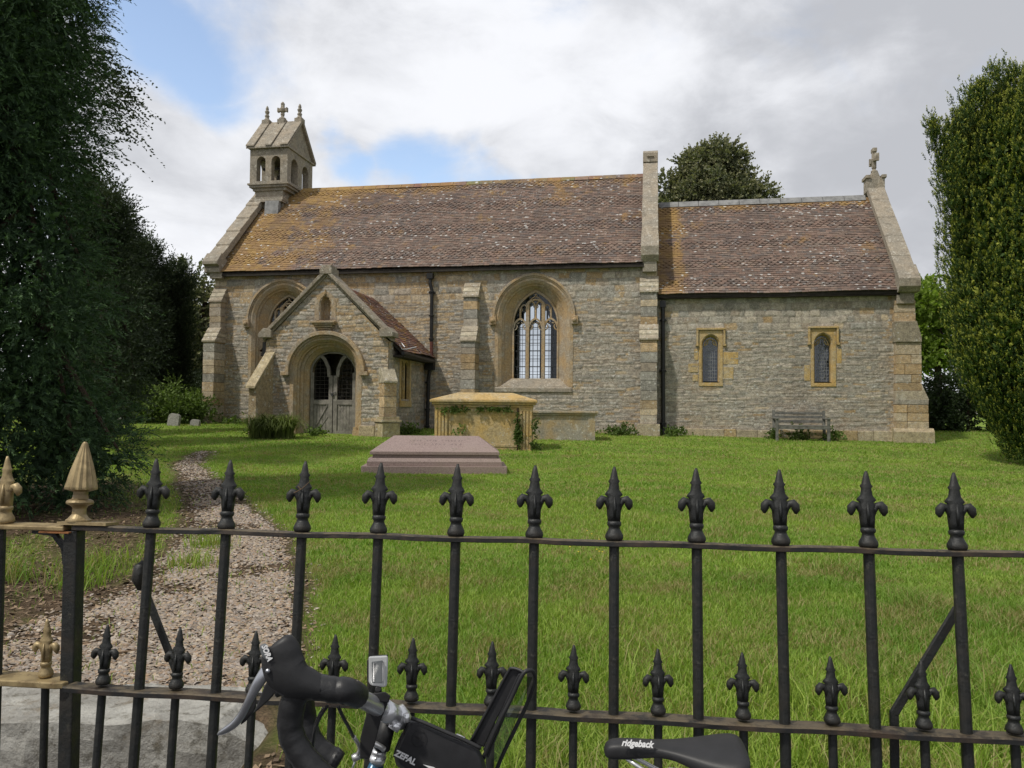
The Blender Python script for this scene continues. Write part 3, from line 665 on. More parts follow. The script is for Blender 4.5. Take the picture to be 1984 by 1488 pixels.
def big_window(cx, name='window', foot=.62):
    w, zs, za = 1.06, 2.66, 3.76
    outer = arch(cx, w+.10, zs, za+.13, foot); face = arch(cx, w, zs, za, foot); mid1 = arch(cx, w-.10, zs, za-.09, foot); mid2 = arch(cx, w-.16, zs, za-.15, foot+.02); inn = arch(cx, .70, 2.50, 3.52, .86)
    at = lambda c, y: [(x, y, z) for x, z in c]
    mb = MB()
    mb.band(face, outer, -.022, .05)
    mb.loft(at(face, -.022), at(mid1, .05)); mb.loft(at(mid1, .05), at(mid1, .09)); mb.loft(at(mid1, .09), at(mid2, .12)); mb.loft(at(mid2, .12), at(mid2, .16)); mb.loft(at(mid2, .16), at(inn, .36))
    back = arch(cx, .95, 2.45, 3.6, .75); mb.loft(at(inn, .46), at(back, .76)); mb.loft(at(inn, .36), at(inn, .47))
    win = mb.build(name, 'ham', church, smooth=False)
    # hood mould with label stops
    h = MB(); hi = arch(cx, w+.10, zs, za+.12); ho = arch(cx, w+.17, zs, za+.20); h.band(hi, ho, -.08, .02)
    hi2 = arch(cx, w+.06, zs, za+.08); h.band(hi2, hi, -.05, .02)
    for s in (-1, 1): h.box(cx+s*(w+.15)-.10, cx+s*(w+.15)+.10, -.13, .02, zs-.22, zs+.02); h.lathe((cx+s*(w+.15), -.14, zs-.10), [(.0, -.07), (.06, -.04), (.07, 0), (.06, .04), (0, .07)], 8)
    h.build('hood_mould', 'ham', win, bevel=.01)
    sl = MB(); sl.prism([(-.05, foot-.04), (-.05, foot-.16), (.1, foot-.16), (.42, foot+.05), (.42, .88), (.34, .88)], lambda u, v, t: (t, u, v), cx-1.14, cx+1.14); sl.build('sill', 'coping', win, bevel=.012)
    tr = MB(); y0, y1 = .33, .45
    tr.band(arch(cx, .645, 2.50, 3.44, .86), inn, y0, y1)
    for s in (-1, 1): tr.box(cx+s*.235-.05, cx+s*.235+.05, y0-.02, y1, .86, 3.12)
    for q in (-.46, 0, .46):
        lw = .19
        tr.bar2(arch(cx+q, lw, 2.40, 2.66), y0, y1, .055)
        tr.bar2([(cx+q-.03, 2.66), (cx+q, 2.64), (cx+q, 2.98 if q else 3.05), (cx+q, 3.0 if q else 3.07)], y0+.01, y1, .05)
        for s in (-1, 1):       # cusps
            tr.bar2([(cx+q+s*.18, 2.32), (cx+q+s*.12, 2.36), (cx+q+s*.09, 2.43), (cx+q+s*.12, 2.49)], y0+.03, y1-.02, .032)
            tr.bar2([(cx+q+s*.13, 2.56), (cx+q+s*.07, 2.52), (cx+q+s*.03, 2.55)], y0+.03, y1-.02, .03)
    for q in (-.35, -.12, .12, .35):
        top = 3.06 if abs(q) < .2 else 2.96
        tr.bar2(arch(cx+q, .095, top-.02, top+.12), y0+.01, y1, .035)
        for s in (-1, 1): tr.bar2([(cx+q+s*.09, top-.08), (cx+q+s*.05, top-.04), (cx+q+s*.07, top+.02)], y0+.03, y1-.02, .022)
    tr.bar2([(cx-.25, 3.13), (cx-.12, 3.21), (cx, 3.23), (cx+.12, 3.21), (cx+.25, 3.13)], y0, y1, .05)
    for s in (-1, 1): tr.bar2([(cx+s*.20, 3.18), (cx+s*.10, 3.28), (cx, 3.33), (cx-s*.02, 3.4)], y0+.02, y1, .03)
    tr.build('tracery', 'ham', win, bevel=.006)
    gl = MB(); c = arch(cx, .69, 2.50, 3.48, .86); gl.add([(x, .40, z) for x, z in c], [tuple(range(len(c)))]); gl.build('glass', 'glass', win)
    ld = MB()
    for q in (-.46, 0, .46):
        for z in np.arange(.98, 2.5, .235): ld.box(cx+q-.19, cx+q+.19, .385, .397, z, z+.018)
        for u in (-.065, .065): ld.box(cx+q+u-.006, cx+q+u+.006, .386, .396, .87, 2.55)
    ld.build('saddle_bars', 'leading', win)
    return win
big_window(3.10); big_window(-4.78)

def roof(name, x0, x1, y_e, z_e, y_r, z_r, parent, seed=0, gauge=.098, tw=.165, band=(8, 6), xcut=None, axis='x', flip=1, cols=None, first=0):
    """courses of separate clay tiles with bands of fish-scale tiles, on a solid deck"""
    r = random.Random(seed); sl_ = Vector((0, y_r-y_e, z_r-z_e)); Ls = sl_.length; sd = sl_/Ls; nn = Vector((0, -sd.z, sd.y))
    if nn.z < 0: nn = -nn
    cols = cols or [(.150, .108, .088), (.17, .118, .094), (.13, .098, .082), (.185, .130, .104), (.135, .112, .10), (.165, .130, .108), (.19, .142, .114)]
    mb = MB(); n = int(Ls/gauge)
    for i in range(n):
        fish = ((i+first) % sum(band)) >= band[0]; off = (i % 2)*tw/2; k = int((x1-x0)/tw)+2
        a = i*gauge; sag = .012*math.sin(i*.9)
        for j in range(-1, k):
            xa = x0+j*tw+off; xb = xa+tw-.004
            if xcut: 
                lo, hi = xcut(a)
            else: lo, hi = x0, x1
            if xb <= lo+.02 or xa >= hi-.02: continue
            xa, xb = max(xa, lo), min(xb, hi)
            c = r.choice(cols); q = r.uniform(.86, 1.14); c = tuple(u*q for u in c); lift = .020+r.uniform(-.005, .009); da = r.uniform(-.006, .006)
            b0 = lambda x, s_, h: Vector((x, y_e, z_e))+sd*s_+nn*(h+.05*mnoise.noise(Vector((x*.45, s_*.5, seed)))-.005)
            L = min(gauge*1.35, Ls-a)
            w = xb-xa
            if fish and w > tw*.7:
                m_ = (xa+xb)/2; lw = [(xa, .050), (xa+w*.13, .026), (xa+w*.32, .006), (m_, 0), (xb-w*.32, .006), (xb-w*.13, .026), (xb, .050)]
                lift += .005
            else: lw = [(xa, 0), (xb, 0)]
            topv = [b0(x, a+s_+da, lift) for x, s_ in lw]+[b0(xb, a+L, .006), b0(xa, a+L, .006)]
            botv = [b0(x, a+s_+da, lift-.022) for x, s_ in lw]
            m2 = len(lw)
            fs = [tuple(range(m2+2))]+[(t, m2+2+t, m2+3+t, t+1) for t in range(m2-1)]
            mb.add(topv+botv, fs, c)
    o = mb.build(name, 'tiles', parent, colattr=True)
    return o
ZE, ZR = 4.18, 7.72
SLP = (ZR-ZE)/(3.3+.22)
deck = MB()
deck.prism([(-.20, ZE-.06), (3.3, ZR-.04), (6.8, ZE-.06), (6.8, ZE-.14), (3.3, ZR-.16), (-.20, ZE-.14)], lambda u, v, t: (t, u, v), -6.9, 6.28)
deck.prism([(0, 3.26), (3.0, 6.60), (6.0, 3.26), (6.0, 3.14), (3.0, 6.45), (0, 3.14)], lambda u, v, t: (t, u-.08 if u == 0 else u, v), 6.6, 13.1)
deck.build('roof_deck', 'dark', church)
nave_roof = roof('nave_roof', -6.95, 6.26, -.24, ZE, 3.3, ZR, church, seed=2, band=(8, 6), first=4)
rp = MB()
rr_ = random.Random(2)
for i in range(26):
    x = -5.8+i*.465; rp.prism([(3.3-.15, ZR-.11), (3.3-.02, ZR+.045), (3.3+.02, ZR+.045), (3.3+.15, ZR-.11)], lambda u, v, t: (t, u, v+rr_.uniform(-.004, .004)), x, x+.455, tuple(c*rr_.uniform(.8, 1.2) for c in (.20, .15, .10)))
rp.build('ridge_tiles', 'tiles', nave_roof, colattr=True)
roof('nave_roof', -6.95, 6.26, 6.84, ZE, 3.3, ZR, church, seed=12, gauge=.3, tw=.5)
gut = MB(); gut.box(-7.0, 6.22, -.19, -.02, 4.06, 4.10); gut.build('eaves_board', 'dark', church)

# chancel
CY = .12
CW = [(8.155, .235, 1.85, 2.12, .74), (11.17, .235, 1.85, 2.14, .76)]
def och_ch(G, H):
    e = .05+.0*G
    for c in CW: e = e+.75*np.exp(-((G-c[0]-.06)/.40)**4)*(H > .55)*(H < 2.15)*(vnoise(G*2.5, H*4.4, 3) > .35)
    return e+.4*sst(G, 12.75, 13.0)+.35*sst(-H, .35, .6)*(vnoise(G*2, H*3, 5) > .4)+.15*(np.abs(H-2.1) < .08)
wall_sheet('chancel_wall', (0, CY, 0), (1, 0, 0), (0, -1, 0), 6.62, 13.45, -1.1, 3.3, church, CW, seed=4, ochre=och_ch, ch=(.038, .09), ln=(.1, .4), warm=1.0, top_ashlar=2.25)
cb = MB()
back_wall(cb, 6.6, 13.4, -1.1, 3.3, .6, [(8.155, .3, 1.9, 2.2, .7), (11.17, .3, 1.9, 2.2, .7)], .12)
cb.add([(6.6, .6, -.85), (13.4, .6, -.85), (13.4, 5.9, -.85), (6.6, 5.9, -.85)], [(0, 1, 2, 3)])
cb.box(6.6, 13.4, 5.9, 6.0, -1.1, 3.3)
cb.build('inner_wall', 'plaster', church)
nb = MB(); nb.prism([(CY+.02, -1.2), (5.9, -1.2), (5.9, 3.2), (3.0, 6.6), (CY+.02, 3.2)], lambda u, v, t: (t, u, v), 13.0, 13.48); nb.build('gable_wall', 'coping', church)
chr_ = roof('chancel_roof', 6.67, 13.12, -.12, 3.26, 3.0, 6.62, church, seed=3, gauge=.093, tw=.17, band=(6, 4), first=3)
roof('chancel_roof', 6.67, 13.12, 6.1, 3.26, 3.0, 6.62, church, seed=13, gauge=.3, tw=.5)
rd = MB()
for i in range(10): rd.prism([(3.0-.17, 6.50), (3.0-.03, 6.70), (3.0+.03, 6.70), (3.0+.17, 6.50)], lambda u, v, t: (t, u, v), 6.72+i*.63, 6.72+i*.63+.62)
rd.build('ridge_capping', 'lead', chr_, bevel=.01)
gut = MB(); gut.box(6.72, 13.1, -.08, CY-.02, 3.14, 3.18); gut.build('eaves_board', 'dark', church)
pl = MB(); r5 = random.Random(5)
x = 7.0
while x < 13.3:
    l = r5.uniform(.3, .6); pl.box(x+.004, min(x+l, 13.3)-.004, CY-.10+r5.uniform(-.008, .008), CY+.05, -1.2, -.55+r5.uniform(-.015, .015), shade_(r5, r5.choice([(.36, .31, .22), (.38, .29, .16), (.30, .28, .23)]))); x += l
pl.build('plinth', 'masonry', church, colattr=True, bevel=.015); pl = MB()
x = .0
while x < 6.2:
    l = r5.uniform(.3, .6); pl.box(x+.004, min(x+l, 6.2)-.004, -.09+r5.uniform(-.008, .008), .05, -1.2, -.60+r5.uniform(-.015, .015), shade_(r5, r5.choice([(.36, .31, .22), (.33, .28, .19), (.30, .28, .23)]))); x += l
pl.build('plinth', 'masonry', church, colattr=True, bevel=.015)

def small_window(cx, zt, lab):
    w, zs, za, zb = .25, 1.85, zt+.02, .76
    mb = MB(); at = lambda c, y: [(x, y, z) for x, z in c]; y = CY
    fo = [(cx-.34, zb-.02), (cx-.34, zs+.0)]; 
    o = arch(cx, w, zs, za, zb, 8); o2 = arch(cx, w-.035, zs-.0, za-.04, zb+.02, 8); o3 = arch(cx, .205, zs-.02, za-.08, zb+.04, 8)
    def clampout(c):   # square outer outline
        n = len(c); out = []
        for i, (x, z) in enumerate(c):
            if i < 1: out.append((cx-.33, zb))
            elif i >= n-1: out.append((cx+.33, zb))
            else:
                t = (i-1)/(n-3); 
                if t < .5: q = t*2; out.append((cx-.33+.33*max(0, (q-.4)/.6), zs+(zt+.12-zs)*min(1, q/.4)))
                else: q = (1-t)*2; out.append((cx+.33-.33*max(0, (q-.4)/.6), zs+(zt+.12-zs)*min(1, q/.4)))
        return out
    mb.band(o, clampout(o), y-.025, y+.03)
    mb.loft(at(o, y-.025), at(o2, y+.05)); mb.loft(at(o2, y+.05), at(o2, y+.10)); mb.loft(at(o2, y+.10), at(o3, y+.2)); mb.loft(at(o3, y+.2), at(o3, y+.6))
    mb.box(cx-.33, cx+.33, y-.03, y+.2, zb-.10, zb+.0)
    for (xa, xb, za_, zb_) in [(-.62, -.35, 1.05, 1.30), (-.5, -.35, .8, .98), (.35, .75, 1.28, 1.62), (.35, .62, .86, 1.2), (-.46, -.35, 1.4, 1.7)]: 
        if lab: mb.box(cx+xa, cx+xb, y-.018, y+.02, za_, zb_)
    if not lab: mb.box(cx-.50, cx-.35, y-.018, y+.02, .82, 1.25); mb.box(cx+.35, cx+.48, y-.018, y+.02, 1.3, 1.7)
    win = mb.build('window', 'ham_bright', church, bevel=.006)
    h = MB(); T = zt+.13
    h.bar2([(cx-.37, T-.40), (cx-.37, T-.01), (cx-.371, T)], y-.07, y+.02, .055); h.box(cx-.40, cx+.40, y-.08, y+.02, T-.0, T+.055); h.bar2([(cx+.37, T-.40), (cx+.37, T-.01), (cx+.371, T)], y-.07, y+.02, .055)
    for s in (-1, 1): h.box(cx+s*.38-.04, cx+s*.38+.04, y-.08, y+.02, T-.46, T-.40)
    h.build('label_mould', 'ham_bright', win, bevel=.008)
    t = MB(); t.bar2(arch(cx, .17, zs-.05, za-.13), y+.16, y+.22, .03)
    for s in (-1, 1): t.bar2([(cx+s*.18, zs-.02), (cx+s*.10, zs+.0), (cx+s*.06, zs+.08), (cx+s*.10, zs+.14)], y+.17, y+.22, .028)
    t.build('tracery', 'ham_bright', win)
    g = MB(); c = arch(cx, .205, zs-.02, za-.08, zb+.04, 8); g.add([(x, y+.20, z) for x, z in c], [tuple(range(len(c)))]); g.build('glass', 'leadglass', win)
    l = MB()
    for i in range(13): l.box(cx-.18, cx+.18, y+.19, y+.196, zb+.06+i*.095, zb+.068+i*.095)
    for u in (-.12, -.06, 0, .06, .12): l.box(cx+u-.004, cx+u+.004, y+.19, y+.197, zb+.04, 2.02)
    for i in range(6): l.tube([(cx+.075*math.cos(a), y+.188, zb+.2+i*.19+.075*math.sin(a)) for a in np.linspace(0, 2*math.pi, 11)], .0045, 4, False)
    l.build('leading', 'ferr', win)
small_window(8.155, 2.12, True); small_window(11.17, 2.14, False)

# gable copings
def coping(name, x0, x1, y_a, z_a, y_r, z_r, th=.26, n=7, over=.03, mat='coping', far=True):
    mb = MB(); rr = random.Random(n)
    for sgn in ((1, -1) if far else (1,)):
        for i in range(n):
            f0, f1 = i/n, (i+1)/n
            if sgn == 1: ya, yb = y_a+(y_r-y_a)*f0, y_a+(y_r-y_a)*f1
            else: ya, yb = 2*y_r-y_a-(y_r-y_a)*f0, 2*y_r-y_a-(y_r-y_a)*f1
            za, zb = z_a+(z_r-z_a)*f0, z_a+(z_r-z_a)*f1; o = over+rr.uniform(-.004, .008)
            mb.prism([(ya, za+o), (yb, zb), (yb, zb-th), (ya, za-th)], lambda u, v, t: (t, u, v), x0-rr.uniform(0, .01), x1+rr.uniform(0, .01))
    o = mb.build(name, mat, church, bevel=.012); return o
wc = coping('gable_coping', -7.32, -6.84, -.30, 4.55, 3.3, 8.05, n=6, over=.045)
k = MB(); k.prism([(-.42, 4.50), (-.16, 4.80), (.25, 4.55), (.25, 4.10), (-.30, 4.16), (-.30, 4.36), (-.42, 4.40)], lambda u, v, t: (t, u, v), -7.34, -6.82); k.box(-7.2, -6.78, -.22, .0, 3.98, 4.17); k.build('kneeler', 'coping', wc, bevel=.015)
ec = coping('gable_coping', 6.22, 6.68, -.28, 4.62, 3.3, 8.32, n=6, over=.004)
k = MB(); k.prism([(-.30, 4.36), (-.30, 4.62), (.2, 5.1), (.2, 4.2), (-.2, 4.2)], lambda u, v, t: (t, u, v), 6.20, 6.70); k.box(6.25, 6.64, -.18, .02, 3.9, 4.36)
k.build('kneeler', 'coping', ec, bevel=.01); k = MB(); k.prism([(3.3-.32, 8.05), (3.3-.32, 8.36), (3.3, 8.52), (3.3+.32, 8.36), (3.3+.32, 8.05)], lambda u, v, t: (t, u, v), 6.21, 6.69); k.prism([(6.33, 8.22), (6.45, 8.36), (6.57, 8.22)], lambda u, v, t: (u, t, v), 2.94, 3.0); k.build('apex_stone', 'coping', ec, bevel=.01)
cc = coping('gable_coping', 13.04, 13.52, -.22, 3.60, 3.0, 7.08, n=5, over=.01)
k = MB(); k.prism([(-.30, 3.34), (-.30, 3.56), (.1, 4.0), (.1, 3.2), (-.18, 3.2)], lambda u, v, t: (t, u, v), 13.02, 13.56); k.box(13.02, 13.46, -.08, .2, 2.9, 3.34)
k.build('kneeler', 'coping', cc, bevel=.012); k = MB(); k.box(13.02, 13.54, 2.80, 3.2, 6.75, 7.16); k.box(12.98, 13.12, 2.74, 3.26, 7.16, 7.26); k.box(13.44, 13.58, 2.74, 3.26, 7.16, 7.26); k.prism([(13.12, 7.16), (13.44, 7.16), (13.34, 7.42), (13.22, 7.42)], lambda u, v, t: (u, t, v), 2.85, 3.15)
k.build('apex_stone', 'coping', cc, bevel=.012)
cr = MB(); X, Y = 13.28, 3.0     # the cross stands across the gable, so it is seen nearly edge-on
cr.lathe((X, Y, 7.40), [(.09, 0), (.10, .03), (.05, .07), (.05, .10), (.08, .14), (.05, .17)], 10)
cr.box(X-.055, X+.055, Y-.075, Y+.075, 7.55, 8.06); cr.box(X-.055, X+.055, Y-.28, Y+.28, 7.72, 7.86)
cr.box(X-.065, X+.065, Y-.34, Y-.26, 7.67, 7.91); cr.box(X-.065, X+.065, Y+.26, Y+.34, 7.67, 7.91); cr.box(X-.065, X+.065, Y-.12, Y+.12, 8.02, 8.14); cr.lathe((X, Y, 8.12), [(.06, 0), (.05, .04), (0, .06)], 8)
cr.lathe((X, Y, 7.79), [(.0, -.12), (.12, -.06), (.14, 0), (.12, .06), (0, .12)], 10, sx=.6)
cr.build('gable_cross', 'coping', church, bevel=.012)

# buttresses
buttress('buttress', [(3.72, .30), (2.42, .62)], -7.12, -6.74, -.60, seed=1, och=.55)
buttress('buttress', [(3.74, .30), (2.38, .56)], 1.05, 1.47, -.70, seed=5, och=.6)
buttress('buttress', [(3.80, .24), (2.40, .50)], 6.20, 6.66, -.72, seed=9, och=.5)
q = MB()
blocks(q, lambda z: (12.98, 13.50, -.02, .5), 1.9, 3.0, 3, och=.7)
q.prism([(12.95, 2.42), (12.95, 1.86), (13.62, 1.86), (13.62, 1.98), (13.5, 2.42)], lambda u, v, t: (u, t, v), -.14, .6, (.26, .23, .17))
blocks(q, lambda z: (12.98, 13.62, -.10, .6), .55, 1.86, 7, och=.6)
q.prism([(12.97, .55), (12.97, .30), (13.80, .30), (13.62, .72), (13.62, .55)], lambda u, v, t: (u, t, v), -.12, .62, (.38, .33, .25))
blocks(q, lambda z: (12.97, 13.78, -.12, .62), -.50, .32, 9, och=.65)
q.prism([(-.22, -.55), (-.12, -.45), (.7, -.45), (.7, -.55)], lambda u, v, t: (t, u, v), 12.9, 13.90, (.36, .30, .2)); q.box(12.9, 13.90, -.22, .7, -1.3, -.55, (.36, .31, .2))
q.build('buttress', 'masonry', church, colattr=True, bevel=.008)

# downpipes
d = MB(); x, y = -.03, -.10
d.box(x-.09, x+.09, y-.09, y+.07, 3.84, 4.0); d.tube([(x, y, 3.9), (x, y-.02, 3.7), (x+.05, y, 3.5), (x+.05, y, 1.95)], .052, 10)
for z in (3.42, 2.0, 2.7): d.lathe((x+.05, y, z), [(.05, 0), (.08, .01), (.08, .05), (.05, .06)], 10)
d.box(x-.04, x+.14, y-.03, y+.1, 3.40, 3.45)
dp = d.build('downpipe', 'downpipe', church)
d2 = MB(); d2.tube([(x+.06, y, 1.95), (x+.06, y, 1.40)], .052, 10); d2.build('red_pipe_section', 'redpipe', dp)
d3 = MB(); d3.box(x-.1, x+.16, y-.10, y+.1, 1.1, 1.36); d3.tube([(x+.03, y, 1.15), (x-.02, y, .85), (x-.04, y, -.75)], .055, 10)
for z in (.7, -.1, -.6): d3.lathe((x-.04, y, z), [(.05, 0), (.08, .01), (.08, .05), (.05, .06)], 10)
d3.box(x-.3, x+.0, y-.22, y+.1, 1.32, 1.42); d3.build('lower_pipe', 'downpipe', dp)
d = MB(); x, y = 6.82, CY-.10
d.box(x-.08, x+.08, y-.07, y+.07, 2.9, 3.08); d.tube([(x, y, 3.0), (x+.02, y, -.75)], .055, 10)
for z in (2.5, 1.05, -.45): d.lathe((x+.01, y, z), [(.05, 0), (.085, .01), (.085, .06), (.05, .07)], 10); d.box(x-.09, x+.11, y+.02, y+.1, z+.01, z+.05)
d.tube([(x+.02, y, -.6), (x+.03, y-.06, -.75), (x+.05, y-.16, -.8)], .06, 10)
d.build('downpipe', 'downpipe', church)

# bellcote
bx0, bx1, by0, by1 = -7.30, -5.90, 2.3, 4.3
def arcade(mb, a0, a1, z0, z1, holes, fn, th):
    """plate with arched openings; fn(a, t, z) -> xyz, t = depth 0..th; holes: (cx, w, zs, za, zb)"""
    hs = sorted(holes); cur = a0
    P = lambda q0, q1, za, zb: mb.hexa([fn(q0, 0, za), fn(q1, 0, za), fn(q1, th, za), fn(q0, th, za), fn(q0, 0, zb), fn(q1, 0, zb), fn(q1, th, zb), fn(q0, th, zb)])
    for cx, w, zs, za, zb in hs:
        P(cur, cx-w, z0, z1)
        if zb > z0: P(cx-w, cx+w, z0, zb)
        c = arch(cx, w, zs, za, None, 8)
        for (xa, ya), (xb, yb) in zip(c[:-1], c[1:]):
            if xb-xa > 1e-4: mb.hexa([fn(xa, 0, ya), fn(xb, 0, yb), fn(xb, th, yb), fn(xa, th, ya), fn(xa, 0, z1), fn(xb, 0, z1), fn(xb, th, z1), fn(xa, th, z1)])
        cur = cx+w
    P(cur, a1, z0, z1)
bell = MB(); zb0, zb1 = 7.72, 9.0
hf = [(bx0+.42, .165, 8.48, 8.66, 7.80), (bx0+.97, .165, 8.48, 8.66, 7.80)]
hs_ = [(by0+.56, .26, 8.42, 8.68, 7.80), (by0+1.42, .26, 8.42, 8.68, 7.80)]
arcade(bell, bx0, bx1, zb0, zb1, hf, lambda a, t, z: (a, by0+t, z), .24)
arcade(bell, bx0, bx1, zb0, zb1, hf, lambda a, t, z: (a, by1-t, z), .24)
arcade(bell, by0+.24, by1-.24, zb0, zb1, [(a-.0, b_, c, d_, e) for a, b_, c, d_, e in hs_], lambda a, t, z: (bx1-t-.002, a, z), .24)
arcade(bell, by0+.24, by1-.24, zb0, zb1, [(a-.0, b_, c, d_, e) for a, b_, c, d_, e in hs_], lambda a, t, z: (bx0+t+.002, a, z), .24)
bell.prism([(by0, zb1), (3.3, 10.18), (by1, zb1)], lambda u, v, t: (t, u, v), bx0+.03, bx1-.03)
# moulded foot narrowing to the stem
for (z0, z1, g) in [(7.66, 7.72, .06), (7.58, 7.66, .01), (7.48, 7.58, -.08)]: bell.box(bx0-g, bx1+g, by0-g, by1+g, z0, z1)
bell.box(bx0+.18, bx1-.22, by0+.14, by1-.14, 6.55, 7.48)
bell.box(bx0+.10, bx1-.14, by0-.02, by0+.4, 7.10, 7.22); bell.prism([(by0-.05, 7.05), (by0-.05, 7.12), (by0+.3, 7.35), (by0+.3, 7.05)], lambda u, v, t: (t, u, v), bx0+.02, bx1-.16)
bc = bell.build('bellcote', 'coping', church, bevel=.01)
br = MB(); o = .12; ze, zr = 8.98, 10.24
for sg in (1, -1):
    ye = by0-o if sg == 1 else by1+o
    br.prism([(ye, ze), (3.3, zr), (3.3, zr-.10), (ye, ze-.07)], lambda u, v, t: (t, u, v), bx0-.10, bx1+.08)
    for (xa, xb) in [(bx0-.10, bx0+.22), (bx0+.62, bx0+.86), (bx1-.24, bx1+.08)]:
        br.prism([(ye-.03*sg, ze+.00), (ye-.03*sg, ze+.06), (3.3, zr+.06), (3.3, zr)], lambda u, v, t: (t, u, v), xa, xb)
br.box(bx0-.06, bx1+.05, by0-.06, by1+.06, 8.93, 9.0)
br.build('bellcote_roof', 'coping', bc, bevel=.015)
prof = [(.13, 0), (.15, .05), (.08, .10), (.065, .16), (.09, .20), (.05, .26), (.075, .32), (.085, .36), (.045, .41), (.06, .45), (.04, .52), (.0, .57)]
for x, k in ((bx0+.08, .95), (bx1-.06, .98)):
    fm = MB(); fm.box(x-.14, x+.14, 3.16, 3.44, 10.14, 10.30); fm.lathe((x, 3.3, 10.26), [(r_*k, z*1.05) for r_, z in prof], 9, ripple=.12); fm.build('finial', 'coping', bc, bevel=.01)
x = (bx0+bx1)/2-.02; fm = MB(); fm.box(x-.14, x+.14, 3.16, 3.44, 10.14, 10.30); fm.lathe((x, 3.3, 10.28), [(.13, 0), (.14, .06), (.06, .12), (.05, .2), (.08, .22), (.05, .27)], 9)
fm.box(x-.055, x+.055, 3.25, 3.35, 10.45, 10.88); fm.box(x-.17, x+.17, 3.25, 3.35, 10.60, 10.72); fm.lathe((x, 3.3, 10.66), [(0, -.11), (.11, -.06), (.12, 0), (.11, .06), (0, .11)], 8); fm.box(x-.19, x-.14, 3.24, 3.36, 10.58, 10.74); fm.box(x+.14, x+.19, 3.24, 3.36, 10.58, 10.74); fm.lathe((x, 3.3, 10.84), [(.06, 0), (.08, .04), (.04, .1), (0, .13)], 8)
fm.build('cross_finial', 'coping', bc, bevel=.01)
bl = MB(); bl.lathe((-6.33, 2.86, 7.95), [(.24, 0), (.22, .04), (.16, .15), (.13, .28), (.08, .34), (.02, .36)], 16); bl.box(-7.1, -6.1, 2.82, 2.92, 8.34, 8.42); bl.tube([(-6.33, 2.86, 8.3), (-6.33, 2.86, 8.4)], .03); bl.build('bell', 'bell', bc); bl = MB(); bl.box(-7.0, -6.15, 3.72, 3.80, 8.34, 8.42); bl.tube([(-6.6, 3.76, 8.25), (-6.6, 3.76, 8.4)], .03); bl.lathe((-6.6, 3.76, 8.0), [(.20, 0), (.18, .04), (.13, .15), (.10, .26), (.02, .32)], 16)
bl.build('bell', 'bell', bc, smooth=False)
lp = MB(); lp.prism([(bx0+.66, 6.48), (bx0+1.16, 6.48), (bx0+1.16, 7.06), (bx0+.66, 7.06)], lambda u, v, t: (u, t+(v-6.5)*.12, v), 2.12, 2.3); lp.build('lead_flashing', 'lead', bc)

# --- porch
PY, PX0, PX1, PC = -3.3, -3.60, -.19, -1.90
porch = MB()   # body: solid side and back volumes behind the faces
DO = (PC-.07+.0, .88, .92, 1.72, -.9)
def gable_top(G): return 3.42-np.abs(G-PC)*1.0
och_p = lambda G, H: .30+.5*(np.abs(G-PC) > 1.3)*(H > .2)*(H < 1.9)*(vnoise(G*3, H*3, 6) > .4)+.3*(vnoise(G*2, H*3, 8) > .6)
pw = wall_sheet('porch_wall', (0, PY, 0), (1, 0, 0), (0, -1, 0), PX0, PX1, -1.2, 3.5, church, [(PC, .90, .92, 1.74, -1.3), (PC-.04, .15, 2.66, 2.90, 2.27)], top=gable_top, seed=21, ochre=och_p, ch=(.05, .13), ln=(.12, .45), res=.022)
wall_sheet('porch_wall', (PX1, 0, 0), (0, 1, 0), (1, 0, 0), PY, .02, -1.2, 1.7, church, [(-1.93, .36, 1.30, 1.42, .20)], seed=22, ochre=lambda G, H: .12+.3*(H > 1.2), ch=(.07, .15), warm=.95)
wall_sheet('porch_wall', (PX0, 0, 0), (0, -1, 0), (-1, 0, 0), 0, 3.3, -1.2, 1.7, church, [], seed=23, ch=(.07, .15))
pb = MB()
pb.box(PX1-.42, PX1-.40, PY+.3, 0, -1.1, 1.6); pb.box(PX0+.40, PX0+.42, PY+.3, 0, -1.1, 1.6)
pb.add([(PX0+.4, PY+.3, -.80), (PX1-.4, PY+.3, -.80), (PX1-.4, 0, -.80), (PX0+.4, 0, -.80)], [(0, 1, 2, 3)])
pb.build('inner_wall', 'plaster', pw)
at = lambda c, y: [(x, y, z) for x, z in c]
A0 = arch(PC, .90, .92, 1.74, -1.0); A1 = arch(PC, .84, .92, 1.68, -1.0); A2 = arch(PC, .80, .92, 1.63, -1.0); A3 = arch(PC, .74, .90, 1.56, -1.0); A4 = arch(PC-.0, .66, .88, 1.46, -1.0)
da = MB(); da.band(A0, arch(PC, 1.0, .92, 1.84, -1.0), PY-.022, PY+.04)
da.loft(at(A0, PY-.022), at(A1, PY+.06)); da.loft(at(A1, PY+.06), at(A1, PY+.11)); da.loft(at(A1, PY+.11), at(A2, PY+.13)); da.loft(at(A2, PY+.13), at(A2, PY+.22)); da.loft(at(A2, PY+.22), at(A3, PY+.24)); da.loft(at(A3, PY+.24), at(A3, PY+.30)); da.loft(at(A3, PY+.30), at(A4, PY+.42)); da.loft(at(A4, PY+.42), at(A4, PY+.75))
da.loft(at(A4, PY+.75), at(arch(PC, 1.5, .92, 2.4, -1.0), PY+.75))
for s in (-1, 1):
    da.box(PC+s*.84-.05, PC+s*.84+.05, PY-.04, PY+.1, -.62, -.54); da.box(PC+s*.87-.09, PC+s*.87+.09, PY-.06, PY+.25, -1.1, -.62)
dar = da.build('door_arch', 'ham', pw)
hd = MB(); hd.band(arch(PC, 1.0, .90, 1.86), arch(PC, 1.10, .90, 1.97), PY-.13, PY+.02); hd.band(arch(PC, .95, .90, 1.80), arch(PC, 1.0, .90, 1.86), PY-.06, PY+.02)
